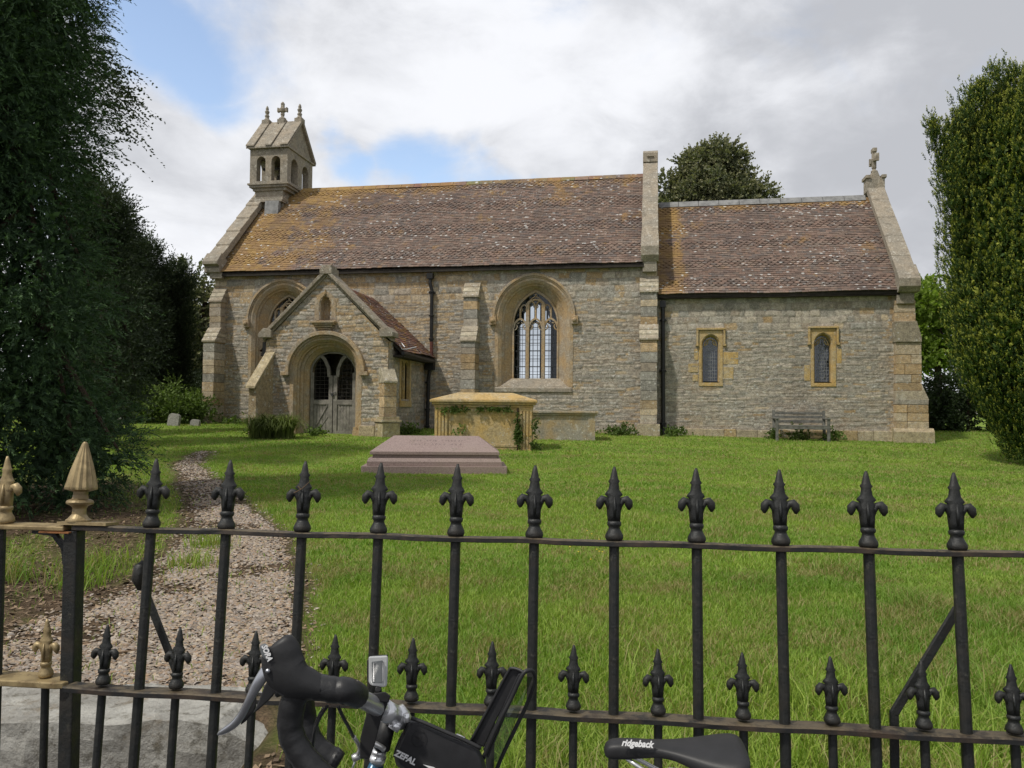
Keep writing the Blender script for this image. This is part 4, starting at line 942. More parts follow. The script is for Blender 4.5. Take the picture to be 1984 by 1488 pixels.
for s in (-1, 1): hd.box(PC+s*1.09-.13, PC+s*1.09+.10, PY-.14, PY+.02, .80, .90)
hd.build('hood_mould', 'ham', dar, bevel=.012)
# plinth blocks at the foot of the front
pp = MB(); r6 = random.Random(6)
for xa, xb in ((PX0, PC-.96), (PC+.96, PX1+.04)):
    pp = MB(); x = xa
    while x < xb-.02:
        l = min(r6.uniform(.25, .5), xb-x); pp.box(x+.004, x+l-.004, PY-.10+r6.uniform(-.01, .01), PY+.02, -1.2, -.50+r6.uniform(-.02, .02), shade_(r6, (.36, .30, .2))); x += l
    pp.build('plinth', 'masonry', pw, colattr=True, bevel=.015)
# doors: boarded below, iron mesh above, curved stiles meeting in the middle
dy = PY+.50; dc = PC
for s in (-1, 1):
    dm = MB(); X = lambda q: dc+s*q
    def bx(a, b, y0, y1, z0, z1): dm.box(min(X(a), X(b)), max(X(a), X(b)), y0, y1, z0, z1)
    bx(.012, .12, dy-.03, dy+.03, -.80, .82)                                   # meeting stile
    dm.bar2([(X(.12), .78), (X(.14), 1.02), (X(.24), 1.24), (X(.36), 1.36)], dy-.025, dy+.025, .09) if s else None
    bx(.55, .64, dy-.03, dy+.03, -.80, .9)
    bx(.12, .55, dy-.025, dy+.025, .04, .17); bx(.12, .55, dy-.025, dy+.025, -.80, -.66)
    for i in range(5): a = .12+i*.086; bx(a+.003, a+.083, dy+.0, dy+.02, -.66, .04)
    dm.bar2([(X(.16), .02), (X(.36), -.32), (X(.55), -.66)], dy-.02, dy+.012, .035); dm.bar2([(X(.14), -.28), (X(.3), -.5), (X(.40), -.68)], dy-.015, dy+.012, .02)
    c = arch(dc, .64, .88, 1.44, None, 10); cc_ = c[:11] if s == -1 else c[10:]
    dm.bar2(cc_, dy-.025, dy+.025, .07)
    door = dm.build('door', 'wood', pw, bevel=.005)
    g = MB()
    for z in np.arange(.26, 1.36, .105):
        lim = .60 if z < .9 else max(.15, .60*math.sqrt(max(0, 1-((z-.9)/.62)**2))); q0, q1 = sorted((X(.12), X(lim))); g.box(q0, q1, dy-.004, dy+.004, z, z+.009)
    for a in (.25, .38, .50):
        zt = .9+.52*math.sqrt(max(0, 1-(a/.64)**2)); g.box(X(a)-.004, X(a)+.004, dy-.004, dy+.004, .17, zt)
    g.build('wire_grille', 'bell', door)
lk = MB(); lk.tube([(dc-.09, dy-.05, .36), (dc, dy-.06, .34), (dc+.09, dy-.05, .37)], .012, 6); lk.box(dc-.03, dc+.03, dy-.07, dy-.04, .27, .33); lk.build('chain_lock', 'leading', pw)
# niche
nm = MB(); NC = PC-.04
nm.band(arch(NC, .17, 2.66, 2.92, 2.26, 8), arch(NC, .30, 2.66, 3.02, 2.22, 8), PY-.02, PY+.02)
ni = arch(NC, .17, 2.66, 2.92, 2.26, 8); nm.loft(at(ni, PY-.02), at(arch(NC, .12, 2.64, 2.86, 2.26, 8), PY+.22)); c = arch(NC, .13, 2.64, 2.88, 2.24, 8)
nm.box(NC-.17, NC+.17, PY-.01, PY+.22, 2.2, 2.262)
nm.add(at(c, PY+.215), [tuple(range(len(c)))])
for i, (w_, z_) in enumerate([(.34, 2.22), (.30, 2.17), (.24, 2.11), (.18, 2.05)]): nm.box(NC-w_, NC+w_, PY-.20+.04*i, PY+.02, z_-.05, z_)
nm.prism([(NC-.03, 2.94), (NC, 3.08), (NC+.03, 2.94)], lambda u, v, t: (u, t, v), PY-.05, PY)
nm.build('niche', 'ham', pw, bevel=.008)
# coping of the porch gable
pc = MB()
for s in (-1, 1):
    n = 5
    for i in range(n):
        f0, f1 = i/n, (i+1)/n; xa, xb = PC+s*1.78*(1-f0), PC+s*1.78*(1-f1); za, zb = 1.90+1.72*f0, 1.90+1.72*f1
        pc.prism([(xa, za+.01), (xb, zb), (xb, zb-.12), (xa, za-.12)] , lambda u, v, t: (u, t, v), PY-.12, PY+.34)
        pc.prism([(xa, za-.12), (xb, zb-.12), (xb, zb-.2), (xa, za-.2)] , lambda u, v, t: (u, t, v), PY-.05, PY+.3)
    pc.prism([(PC+s*1.86, 1.80), (PC+s*1.86, 1.92), (PC+s*1.72, 2.06), (PC+s*1.50, 2.0), (PC+s*1.50, 1.80)], lambda u, v, t: (u, t, v), PY-.14, PY+.35)
pc.box(PC-.17, PC+.17, PY-.13, PY+.34, 3.46, 3.62); pc.box(PC-.14, PC+.14, PY-.11, PY+.30, 3.62, 3.70)
pc.build('gable_coping', 'coping', pw, bevel=.012)
# porch roof: its two slopes
def slope_tiles(name, x_e, z_e, x_r, z_r, y0, y1, parent, seed):
    tmp = roof(name, y0, y1, x_e, z_e, x_r, z_r, parent, seed=seed, gauge=.10, tw=.17, band=(40, 1), cols=[(.14, .08, .06), (.17, .10, .07), (.11, .07, .06), (.22, .13, .05), (.20, .10, .07)])
    for v in tmp.data.vertices: x, y, z = v.co; v.co = (y, x, z)
    tmp.data.flip_normals(); return tmp
slope_tiles('porch_roof', .14, 1.46, PC, 3.36, PY+.30, .0, pw, 31); slope_tiles('porch_roof', PC*2-.14, 1.46, PC, 3.36, PY+.30, .0, pw, 32)
pdk = MB(); pdk.prism([(.12, 1.42), (PC, 3.32), (2*PC-.12, 1.42), (2*PC-.12, 1.34), (PC, 3.2), (.12, 1.34)], lambda u, v, t: (u, t, v), PY+.31, .0); pdk.box(PX1-.02, .13, PY+.32, -.02, 1.30, 1.36); pdk.build('roof_deck', 'dark', pw)
gu = MB(); gu.tube([(.12, PY+.25, 1.40), (.12, -.12, 1.36)], .05, 8); gu.build('gutter', 'downpipe', pw)
# side window of the porch: two lights under a square label
sw = MB(); X = PX1
def sb(y0, y1, z0, z1, x0=-.10, x1=.03): sw.box(X+x0, X+x1, y0, y1, z0, z1)
sb(-2.42, -2.30, .10, 1.50); sb(-1.56, -1.44, .10, 1.50); sb(-2.30, -1.56, 1.34, 1.50); sb(-2.42, -1.44, .0, .16, -.1, .05); sb(-1.965, -1.895, .16, 1.34, -.12, -.01)
for yc in (-2.13, -1.73):
    pts = arch(yc, .17, 1.05, 1.26)
    for (ya, za), (yb, zb) in zip(pts[:-1], pts[1:]): sw.hexa([(X-.09, ya, za), (X-.09, yb, zb), (X-.02, yb, zb), (X-.02, ya, za), (X-.09, ya, 1.35), (X-.09, yb, 1.35), (X-.02, yb, 1.35), (X-.02, ya, 1.35)])
swo = sw.build('window', 'ham_bright', pw)
sg = MB(); sg.add([(X-.07, -2.3, .16), (X-.07, -1.56, .16), (X-.07, -1.56, 1.34), (X-.07, -2.3, 1.34)], [(0, 1, 2, 3)]); sg.build('glass', 'leadglass', swo)
# diagonal buttresses of the porch
def diag(cx, cy, ang, stages, w, seed):
    mb = MB(); c, s = math.cos(ang), math.sin(ang)
    for k, (zt, zb, pj0, pj1) in enumerate(stages):
        blocks(mb, lambda z: (-w/2, w/2, -pj1, .1), zb, zt, seed+k, och=.6, ch=.26)
        mb.prism([(-pj0, zt+.34), (-pj1-.04, zt+.0), (-pj1-.04, zt-.05), (.1, zt-.05), (.1, zt+.34)], lambda u, v, t: (t, u, v), -w/2-.02, w/2+.02, (.40, .36, .27))
    mb.box(-w/2-.07, w/2+.07, -stages[-1][3]-.09, .1, -1.3, -.42, (.38, .32, .2)); mb.box(-w/2-.10, w/2+.10, -stages[-1][3]-.13, .1, -.40, -.34, (.40, .34, .23)); mb.box(-w/2-.06, w/2+.06, -stages[-1][3]-.08, .1, -.34, -.26, (.38, .32, .2))
    mb.v = [(cx+x*c-y*s, cy+x*s+y*c, z) for x, y, z in mb.v]; return mb.build('buttress', 'masonry', pw, colattr=True, bevel=.008)
diag(PX1-.10, PY+.10, R_(42), [(.66, -.26, .12, .32)], .34, 41)
fb = MB()   # left one: a raking buttress
fb.prism([(0, -1.3), (0, 1.35), (-.06, 1.30), (-.82, .50), (-.82, -1.3)], lambda u, v, t: (t, u, v), -.10, .12, (.31, .25, .16))
fb.prism([(.0, 1.45), (-.06, 1.39), (-.92, .50), (-.92, .43), (.0, 1.34)], lambda u, v, t: (t, u, v), -.13, .15, (.40, .34, .22))
c, s = math.cos(R_(-4)), math.sin(R_(-4)); fb.v = [(PX0+.11+x*c-y*s, PY+.02+x*s+y*c, z) for x, y, z in fb.v]; fb.build('buttress', 'masonry', pw, colattr=True, bevel=.01)
hp = MB(); hp.box(PX0-.16, PX0-.01, PY+.1, PY+.35, 1.3, 1.7); hp.build('recess_shade_box', 'downpipe', pw)  # black box standing in for the shade of a small recess
wc_ = MB()   # wire and bracket under the porch eaves
wc_.tube([(.0, PY+.30, 1.62), (.10, PY+.22, 1.50), (.22, PY+.24, 1.50), (.40, PY+.5, 1.58)], .012, 6); wc_.tube([(.05, PY+.3, 1.68), (.16, PY+.26, 1.56)], .012, 6); wc_.build('metal_bracket', 'satin', pw)

# ------------------------------------------------------------------ tombs, bench, headstones
def frame_at(x, y, yaw): return Matrix.Translation((x, y, 0)) @ Matrix.Rotation(R_(yaw), 4, 'Z')
def xf(mb, m): mb.v = [tuple(m @ Vector(p)) for p in mb.v]; return mb
gt = thing('ledger_tomb', 'low polished pink granite tomb on stepped plinth with coffin-shaped hipped top', 'tomb', (-1.28, 13.2, -1.1)); m = frame_at(-1.28, 13.2, 3.0)
a = MB(); a.box(-1.18, 1.18, -.60, .60, -1.35, -.965); xf(a, m).build('base_step', 'granite', gt, bevel=.006)
a = MB(); a.prism([(-.52, -.965), (.52, -.965), (.52, -.895), (.49, -.84), (-.49, -.84), (-.52, -.895)], lambda u, v, t: (t*(1.10 if v < -.88 else 1.075), u, v), -1, 1); xf(a, m).build('middle_step', 'granite', gt, bevel=.004)
a = MB(); a.box(-1.02, 1.02, -.42, .42, -.84, -.785); a.box(-1.06, 1.06, -.46, .46, -.785, -.735)
tp = [(-1.06, -.46, -.735), (1.06, -.46, -.735), (1.06, .46, -.735), (-1.06, .46, -.735), (-.72, .02, -.49), (.72, .02, -.49), (.72, .10, -.49), (-.72, .10, -.49)]
a.hexa(tp); xf(a, m).build('hipped_top', 'granite', gt, bevel=.004)
a = MB(); rr = random.Random(4)   # worn, unreadable lettering: rows of small cut strokes on the front slope
sl_u = Vector((0, .48, .245)).normalized(); nn = Vector((0, -.245, .48)).normalized()
for row, (q, w_, n_) in enumerate([(.34, .42, 17), (.22, .40, 13)]):
    for i in range(n_):
        x = -w_+2*w_*i/(n_-1)+rr.uniform(-.01, .01)
        if i in (4, 9): continue
        b0 = Vector((x, -.46, -.735))+sl_u*(q+rr.uniform(0, .01))+nn*.0035; h = rr.uniform(.03, .05); t = Vector((rr.uniform(-.008, .012), 0, 0))
        for dx, dq, ln in ((0, 0, h), (.014, rr.choice((0, .02)), h*rr.uniform(.4, 1))):
            s_ = b0+Vector((dx, 0, 0))+sl_u*dq; a.add([s_, s_+Vector((.005, 0, 0)), s_+Vector((.005, 0, 0))+sl_u*ln+t, s_+sl_u*ln+t], [(0, 1, 2, 3)])
xf(a, m).build('worn_inscription', 'inscr', gt)

ct = thing('chest_tomb', 'tall golden stone chest tomb with sloping lid and ivy on its pilasters', 'tomb', (-.55, 17.5, -.95)); m = frame_at(-.60, 17.55, -2)
a = MB(); a.box(-1.05, 1.05, -.50, .50, -1.2, .02); xf(a, m); a.build('chest', 'ham_bright', ct)
a = MB(); a.box(-1.18, 1.18, -.63, .63, .11, .17); a.box(-1.14, 1.14, -.59, .59, .06, .11); a.box(-1.09, 1.09, -.54, .54, .0, .06)
a.hexa([(-1.18, -.63, .17), (1.18, -.63, .17), (1.18, .63, .17), (-1.18, .63, .17), (-.62, -.08, .335), (.62, -.08, .335), (.62, .08, .335), (-.62, .08, .335)]); xf(a, m).build('lid', 'ham_bright', ct, bevel=.015)
for s in (-1, 1):
    for yy in (-1, 1):
        a = MB(); xc = s*.93
        a.box(xc-.15, xc+.15, yy*.525-.025, yy*.525+.025, -1.15, -.90); a.box(xc-.15, xc+.15, yy*.525-.025, yy*.525+.025, -.08, .0)
        for i in range(4): x0 = xc-.135+i*.072; a.box(x0, x0+.052, yy*.525-.025, yy*.525+.025, -.90, -.08)
        a.box(xc-.15, xc+.15, yy*.505-.012, yy*.505+.012, -.90, -.08); xf(a, m).build('pilaster', 'ham_bright', ct, bevel=.006)
a = MB(); a.box(-.76, .76, -.515, -.50, -.10, -.04); a.box(-.76, .76, -.515, -.50, -.86, -.80); a.box(-.76, -.72, -.515, -.5, -.80, -.10); a.box(.72, .76, -.515, -.5, -.80, -.10); a.box(-1.12, 1.12, -.57, .57, -1.2, -.93); xf(a, m).build('panel_frame', 'ham_bright', ct, bevel=.006)
lt = thing('chest_tomb', 'low grey lichen-blotched chest tomb with flat slab, right of the golden one', 'tomb', (1.1, 20.1, -.9)); m = frame_at(1.12, 20.1, -3)
a = MB(); a.box(-1.02, 1.02, -.42, .42, -1.2, -.18); xf(a, m).build('chest', 'tombgrey', lt, bevel=.01)
a = MB(); a.box(-1.10, 1.10, -.50, .50, -.13, -.07); a.box(-1.06, 1.06, -.46, .46, -.18, -.13); xf(a, m).build('slab', 'tombgrey', lt, bevel=.012)
for s in (-1, 1):
    a = MB(); a.box(s*.93-.09, s*.93+.09, -.44, .44, -1.2, -.175); xf(a, m).build('pilaster', 'tombgrey', lt, bevel=.008)

be = thing('bench', 'weathered grey slatted wooden bench against the chancel wall', 'bench', cw(10.45, -.6, -.8)); OFF[be.name] = Vector((0, 0, -.8)); be.rotation_euler = (0, 0, -YAW); OFF[be.name] = Vector((10.45, -.6, -.8))
X0, X1, Y0 = 9.80, 11.10, -.85; Z = -.76
for x in (X0, X1):
    a = MB(); a.box(x-.035, x+.035, Y0-.035, Y0+.035, Z-.1, Z+.52); a.build('front_leg', 'benchwood', be, bevel=.005)
    a = MB(); a.hexa([(x-.035, Y0+.48, Z-.1), (x+.035, Y0+.48, Z-.1), (x+.035, Y0+.54, Z-.1), (x-.035, Y0+.54, Z-.1), (x-.035, Y0+.58, Z+.76), (x+.035, Y0+.58, Z+.76), (x+.035, Y0+.63, Z+.76), (x-.035, Y0+.63, Z+.76)]); a.build('back_leg', 'benchwood', be, bevel=.005)
    a = MB(); a.box(x-.04, x+.04, Y0-.06, Y0+.56, Z+.52, Z+.56); a.build('armrest', 'benchwood', be, bevel=.01)
a = MB()
for i in range(5): a.box(X0+.03, X1-.03, Y0-.02+i*.105, Y0+.065+i*.105, Z+.34, Z+.365)
a.box(X0+.03, X1-.03, Y0-.015, Y0+.01, Z+.26, Z+.335); a.build('seat', 'benchwood', be, bevel=.004); 

a = MB()
for z, y in ((.68, .595), (.58, .575), (.46, .55)): a.box(X0+.035, X1-.035, Y0+y-.015, Y0+y+.012, Z+z-.035, Z+z+.035)
a.box((X0+X1)/2-.17, (X0+X1)/2+.17, Y0+.57, Y0+.578, Z+.66, Z+.70)
a.build('backrest', 'benchwood', be, bevel=.004)

def headstone(px, py, d, w, h, lab, lean=0):
    p = ray(px, py, d); g0 = place_z(p.x, p.y); t = thing('headstone', lab, 'headstone', (p.x, p.y, g0), group='headstones by the bushes', rot=(R_(-4), R_(lean), R_(-14)))
    a = MB(); c = arch(0, w/2, h-w*.28, h, -.2, 8); a.prism(c, lambda u, v, s: (u, s, v), -.05, .05); OFF[t.name] = Vector((0, 0, 0)); a.build('stone', 'gravestone', t, bevel=.01)
headstone(336, 824, 22.6, .38, .34, 'tallest of three small grey headstones, leaning a little, at the edge of the bushes', 6)
headstone(227, 822, 22.9, .32, .19, 'low grey headstone leftmost of the three by the bushes', 0)
headstone(378, 824, 22.8, .30, .17, 'low pale headstone nearest the corner of the church', 3)

# ------------------------------------------------------------------ foliage
def sprays(org, dr, L, k=14, ll=.05, lw=.012, droop=.25, flat=True, ang=50, seed=0, jit=.35):
    r = np.random.default_rng(seed); n = len(org); dr = dr/np.linalg.norm(dr, axis=1, keepdims=True)
    t = (np.arange(k)+.5)/k; t = np.clip(t[None]+r.normal(0, .03, (n, k)), 0.02, 1)
    pos = org[:, None]+dr[:, None]*(L[:, None]*t)[..., None]; pos[..., 2] -= droop*L[:, None]*t*t
    rnd = r.normal(0, 1, (n, 3)); side = np.cross(dr, rnd); side /= np.linalg.norm(side, axis=1, keepdims=True)+1e-9
    if flat: sd = np.repeat(side[:, None], k, 1)*np.where(np.arange(k) % 2, 1, -1)[None, :, None]
    else:
        rn = r.normal(0, 1, (n, k, 3)); sd = np.cross(np.repeat(dr[:, None], k, 1), rn); sd /= np.linalg.norm(sd, axis=2, keepdims=True)+1e-9
    a = R_(ang)*(1-.5*t)+r.normal(0, .15, t.shape)
    d = dr[:, None]*np.cos(a)[..., None]+sd*np.sin(a)[..., None]+r.normal(0, jit, (n, k, 3))*.5
    d[..., 2] -= droop*t; d /= np.linalg.norm(d, axis=2, keepdims=True)
    w = np.cross(d, r.normal(0, 1, (n, k, 3))); w /= np.linalg.norm(w, axis=2, keepdims=True)+1e-9
    l = ll*(1.1-.5*t)[..., None]*r.uniform(.7, 1.3, (n, k, 1)); w = w*lw*.5*r.uniform(.8, 1.2, (n, k, 1))
    V = np.stack([pos, pos+d*l*.45+w, pos+d*l, pos+d*l*.45-w], 2).reshape(-1, 3)
    T = np.repeat(t.reshape(-1), 4); Fq = np.arange(n*k*4).reshape(-1, 4); return V, Fq, T
def blobpts(blobs, n, seed=0, r0=.7, r1=1.05, up=0., face=None):
    """points near the surface of a set of clumps, with outward directions"""
    r = np.random.default_rng(seed); B = np.array(blobs, float); ar = (B[:, 3]*B[:, 4]*B[:, 5])**(2/3); i = r.choice(len(B), n, p=ar/ar.sum())
    u = r.normal(0, 1, (n, 3)); u /= np.linalg.norm(u, axis=1, keepdims=True)
    if face is not None:      # fewer leaves on the side nobody can see from the road
        f = (u @ np.array(face)) < -.35; m_ = f & (r.random(n) < .7); u[m_] *= -1
    p = B[i, :3]+u*B[i, 3:6]*r.uniform(r0, r1, (n, 1)); u[:, 2] += up; return p, u
def foliage(name, mat, parent, parts):
    Vs, Fs, Ts, b = [], [], [], 0
    for V, Fq, T in parts: Vs.append(V); Fs.append(Fq+b); Ts.append(T); b += len(V)
    V = np.concatenate(Vs); return npmesh(name, V, np.concatenate(Fs), mat, parent, {'tip': ('FLOAT', np.concatenate(Ts))})
def limbs(name, parent, base, top, r, targets, seed=0, mat='bark'):
    rr = random.Random(seed); a = MB(); base, top = Vector(base), Vector(top)
    pts = [base.lerp(top, i/5)+Vector((rr.uniform(-.05, .05), rr.uniform(-.05, .05), 0))*(i > 0) for i in range(6)]
    a.tube(pts, [r*(1.25-i*.2) for i in range(6)], 9)
    for k, t in enumerate(targets):
        t = Vector(t); q = .25+.6*rr.random(); s = base.lerp(top, q); mid = s.lerp(t, .5)+Vector((0, 0, .1*(t-s).length))
        a.tube([s, mid, t], [r*.4, r*.25, r*.06], 6)
    return a.build(name, mat, parent)
def tree(name, label, cat, base, blobs, n, mat, group=None, k=10, ll=.1, lw=.06, L=.4, droop=.1, flat=False, trunk=.15, top=None, seed=0, up=.2, r0=.55, jit=.5, nl=14, extra=None):
    t = thing(name, label, cat, base, group); B = np.array(blobs, float)
    p, u = blobpts(blobs, n, seed, r0, 1.05, up, (0, -1, 0)); r = np.random.default_rng(seed+1)
    parts = [sprays(p, u, L*r.uniform(.5, 1.2, n), k, ll, lw, droop, flat, 50, seed+2, jit)]
    if extra is not None: parts += extra
    foliage('crown', mat, t, parts)
    top = top or (base[0], base[1], B[:, 2].max()); rr = random.Random(seed); tg = [tuple(b[:3]) for b in rr.sample(list(map(tuple, B)), min(nl, len(B)))]
    limbs('trunk', t, (base[0], base[1], base[2]-.1), top, trunk, tg, seed)
    return t

def conifer_blobs(c, z0, z1, prof, br, n, seed):
    r = random.Random(seed); out = []
    for i in range(n):
        z = z0+(z1-z0)*((i+.5)/n); R = np.interp(z, [p[0] for p in prof], [p[1] for p in prof]); a = i*2.39996; q = R-br*.6*r.uniform(.7, 1.3)
        q = max(q, 0); s = br*r.uniform(.75, 1.3); out.append((c[0]+q*math.cos(a), c[1]+q*math.sin(a), z, s, s, s*.8))
    return out
# the big cypress by the gate
c = (-6.05, 8.3); g0 = place_z(*c)
bl = conifer_blobs(c, -.9, 7.6, [(-1, 1.65), (-.3, 1.75), (.2, 1.4), (.9, 1.5), (1.2, 1.55), (2, 1.22), (2.6, 1.10), (3.6, 1.30), (5.2, 1.35), (6.5, 1.0), (7.8, .3)], .42, 240, 3)
core = [(b[0]*.8+c[0]*.2, b[1]*.8+c[1]*.2, b[2], b[3], b[4], b[5]) for b in bl]
bl += [(-4.65, 7.9, .95, .35, .4, .22), (-4.4, 8.2, 1.0, .3, .3, .16), (-4.4, 8.1, -.40, .5, .4, .22), (-4.2, 8.3, -.50, .35, .35, .18), (-4.75, 7.6, 4.2, .35, .4, .3)]
t = thing('cypress_tree', 'huge dark green feathery cypress filling the left edge behind the railings', 'tree', (c[0], c[1], g0))
p, u = blobpts(bl, 19000, 4, .5, 1.05, .05, (.5, -.85, 0)); r = np.random.default_rng(4); pc_, uc_ = blobpts(core, 5000, 5, .1, .8, .0)
foliage('crown', 'cypress', t, [sprays(p, u, r.uniform(.14, .36, len(p)), 22, .058, .011, .35, True, 48, 5, .25), sprays(pc_, uc_, r.uniform(.2, .4, len(pc_)), 9, .13, .05, .2, True, 48, 6, .3)])
limbs('trunk', t, (c[0], c[1], g0-.1), (c[0], c[1], 6.8), .22, [b[:3] for b in bl[::9]], 3)
# loose small-leaved tree behind it, hanging twigs against the sky
c = (-9.0, 13.2); g0 = place_z(*c)
rr = random.Random(6); bl = []
for i in range(70):
    z = rr.uniform(3.4, 9.0); R = np.interp(z, [2.4, 3.6, 4.6, 5.6, 7, 9], [.2, .35, 1.25, 1.45, 1.2, .6]); a = rr.uniform(0, 6.283); q = R*rr.uniform(.5, 1)
    bl.append((c[0]+q*math.cos(a), c[1]+q*math.sin(a), z, .45, .45, .4))
tw = []
for i in range(60):
    z = rr.uniform(3.9, 6.2); a = rr.uniform(-1.3, .6); q = np.interp(z, [3, 3.8, 4.4, 5, 5.6, 6.5], [.3, .85, 1.6, 1.85, 1.9, 1.2])
    tw.append((c[0]+q*math.cos(a), c[1]+q*math.sin(a), z))
tw = np.array(tw); r = np.random.default_rng(9); ud = tw-np.array([c[0], c[1], 0]); ud[:, 2] = .1
tw2 = np.repeat(tw, 9, 0)+r.normal(0, .13, (540, 3)); ud2 = np.repeat(ud, 9, 0)+r.normal(0, .5, (540, 3))
tree('overhanging_tree', 'loose small-leaved tree with twigs hanging against the sky, above the cypress', 'tree', (c[0], c[1], g0), bl, 2600, 'twigleaf', k=10, ll=.085, lw=.045, L=.5, droop=.35, trunk=.16, seed=11,
     extra=[sprays(tw2, ud2, r.uniform(.3, .75, 540), 14, .075, .04, .6, False, 45, 3, .5)])
# dark spired conifers beyond the lawn
sp = [(176, 335, 19.5, .80, 'tallest dark conifer, just right of the big cypress'), (222, 385, 24, .65, 'dark conifer with a narrow leader, second in the row beyond the lawn'), (258, 445, 25, .75, 'dark conifer with a pointed top, third in the row beyond the lawn'), (290, 455, 26, .50, 'dark conifer with ragged spire, fourth in the row beyond the lawn'), (344, 503, 27, .12, 'lowest dark conifer, rightmost in the row beside the paler tree')]
for i, (px, py, d, R, lab) in enumerate(sp):
    q = ray(px, py, d); g0 = place_z(q.x, q.y); zt = q.z; zb = .3 if i else -.6
    bl = conifer_blobs((q.x, q.y), zb, zt-.5, [(zb, R*.85), (zb+1, R*1.1), (zb+2.2, R), (zt-1.9, R*.42), (zt, .05)], .42, 62, 20+i); bl += [(q.x+(-.1 if j % 2 else .1)*(3-j)/3, q.y, zt-.8+j*.22, .2-.035*j, .2-.035*j, .26) for j in range(4)]
    bl += [(q.x+(.45+.2*j)*(-1)**(j+i), q.y, zt-1.0-.45*j, .16, .16, .35) for j in range(3)]
    tree('dark_conifer', lab, 'tree', (q.x, q.y, g0), bl, 3000, 'yewdark', 'dark conifers beyond the lawn', k=12, ll=.11, lw=.035, L=.42, droop=.0, trunk=.17, seed=30+i, up=.75, jit=.4, top=(q.x, q.y, zt-.4))
q = ray(205, 640, 17); g0 = place_z(q.x, q.y); bl = conifer_blobs((q.x, q.y), -.3, 4.6, [(-.3, .6), (.8, 1.0), (2.4, .8), (3.9, .2)], .42, 50, 41)
tree('dark_yew', 'dark spreading yew between the cypress and the conifer row', 'tree', (q.x, q.y, g0), bl, 3600, 'yewdark', k=12, ll=.09, lw=.03, L=.4, droop=.15, trunk=.2, seed=42)
def round_tree(name, lab, px, py, d, rx, rz, nb, n, mat, seed, ll, lw, br=.6, group=None, low=None, **kw):
    q = ray(px, py, d); g0 = place_z(q.x, q.y); rr = random.Random(seed); bl = []
    for i in range(nb):
        u = Vector((rr.gauss(0, 1), rr.gauss(0, 1), rr.gauss(0, 1))).normalized()*(rr.uniform(.55, .95)); s = br*rr.uniform(.6, 1.2)
        bl.append((q.x+u.x*rx, q.y+u.y*rx, q.z+u.z*rz, s, s, s*.85))
    return tree(name, lab, 'tree', (q.x, q.y, g0), bl, n, mat, group, ll=ll, lw=lw, seed=seed, **kw)
round_tree('leafy_tree', 'pale grey-green leafy tree showing left of the church corner', 392, 640, 33, 2.3, 2.6, 60, 4200, 'sycamore', 51, .16, .11, .6, L=.5)
round_tree('leafy_tree', 'rounded leafy tree rising behind the chancel roof', 1378, 420, 37, 2.75, 3.3, 95, 9500, 'sycamore', 52, .15, .10, .62, L=.5, trunk=.3, r0=.3)
round_tree('leafy_tree', 'bright spring-green tree between the church and the tall yew', 1815, 620, 31, 1.9, 2.5, 46, 2100, 'lime', 53, .17, .12, .5, L=.5)
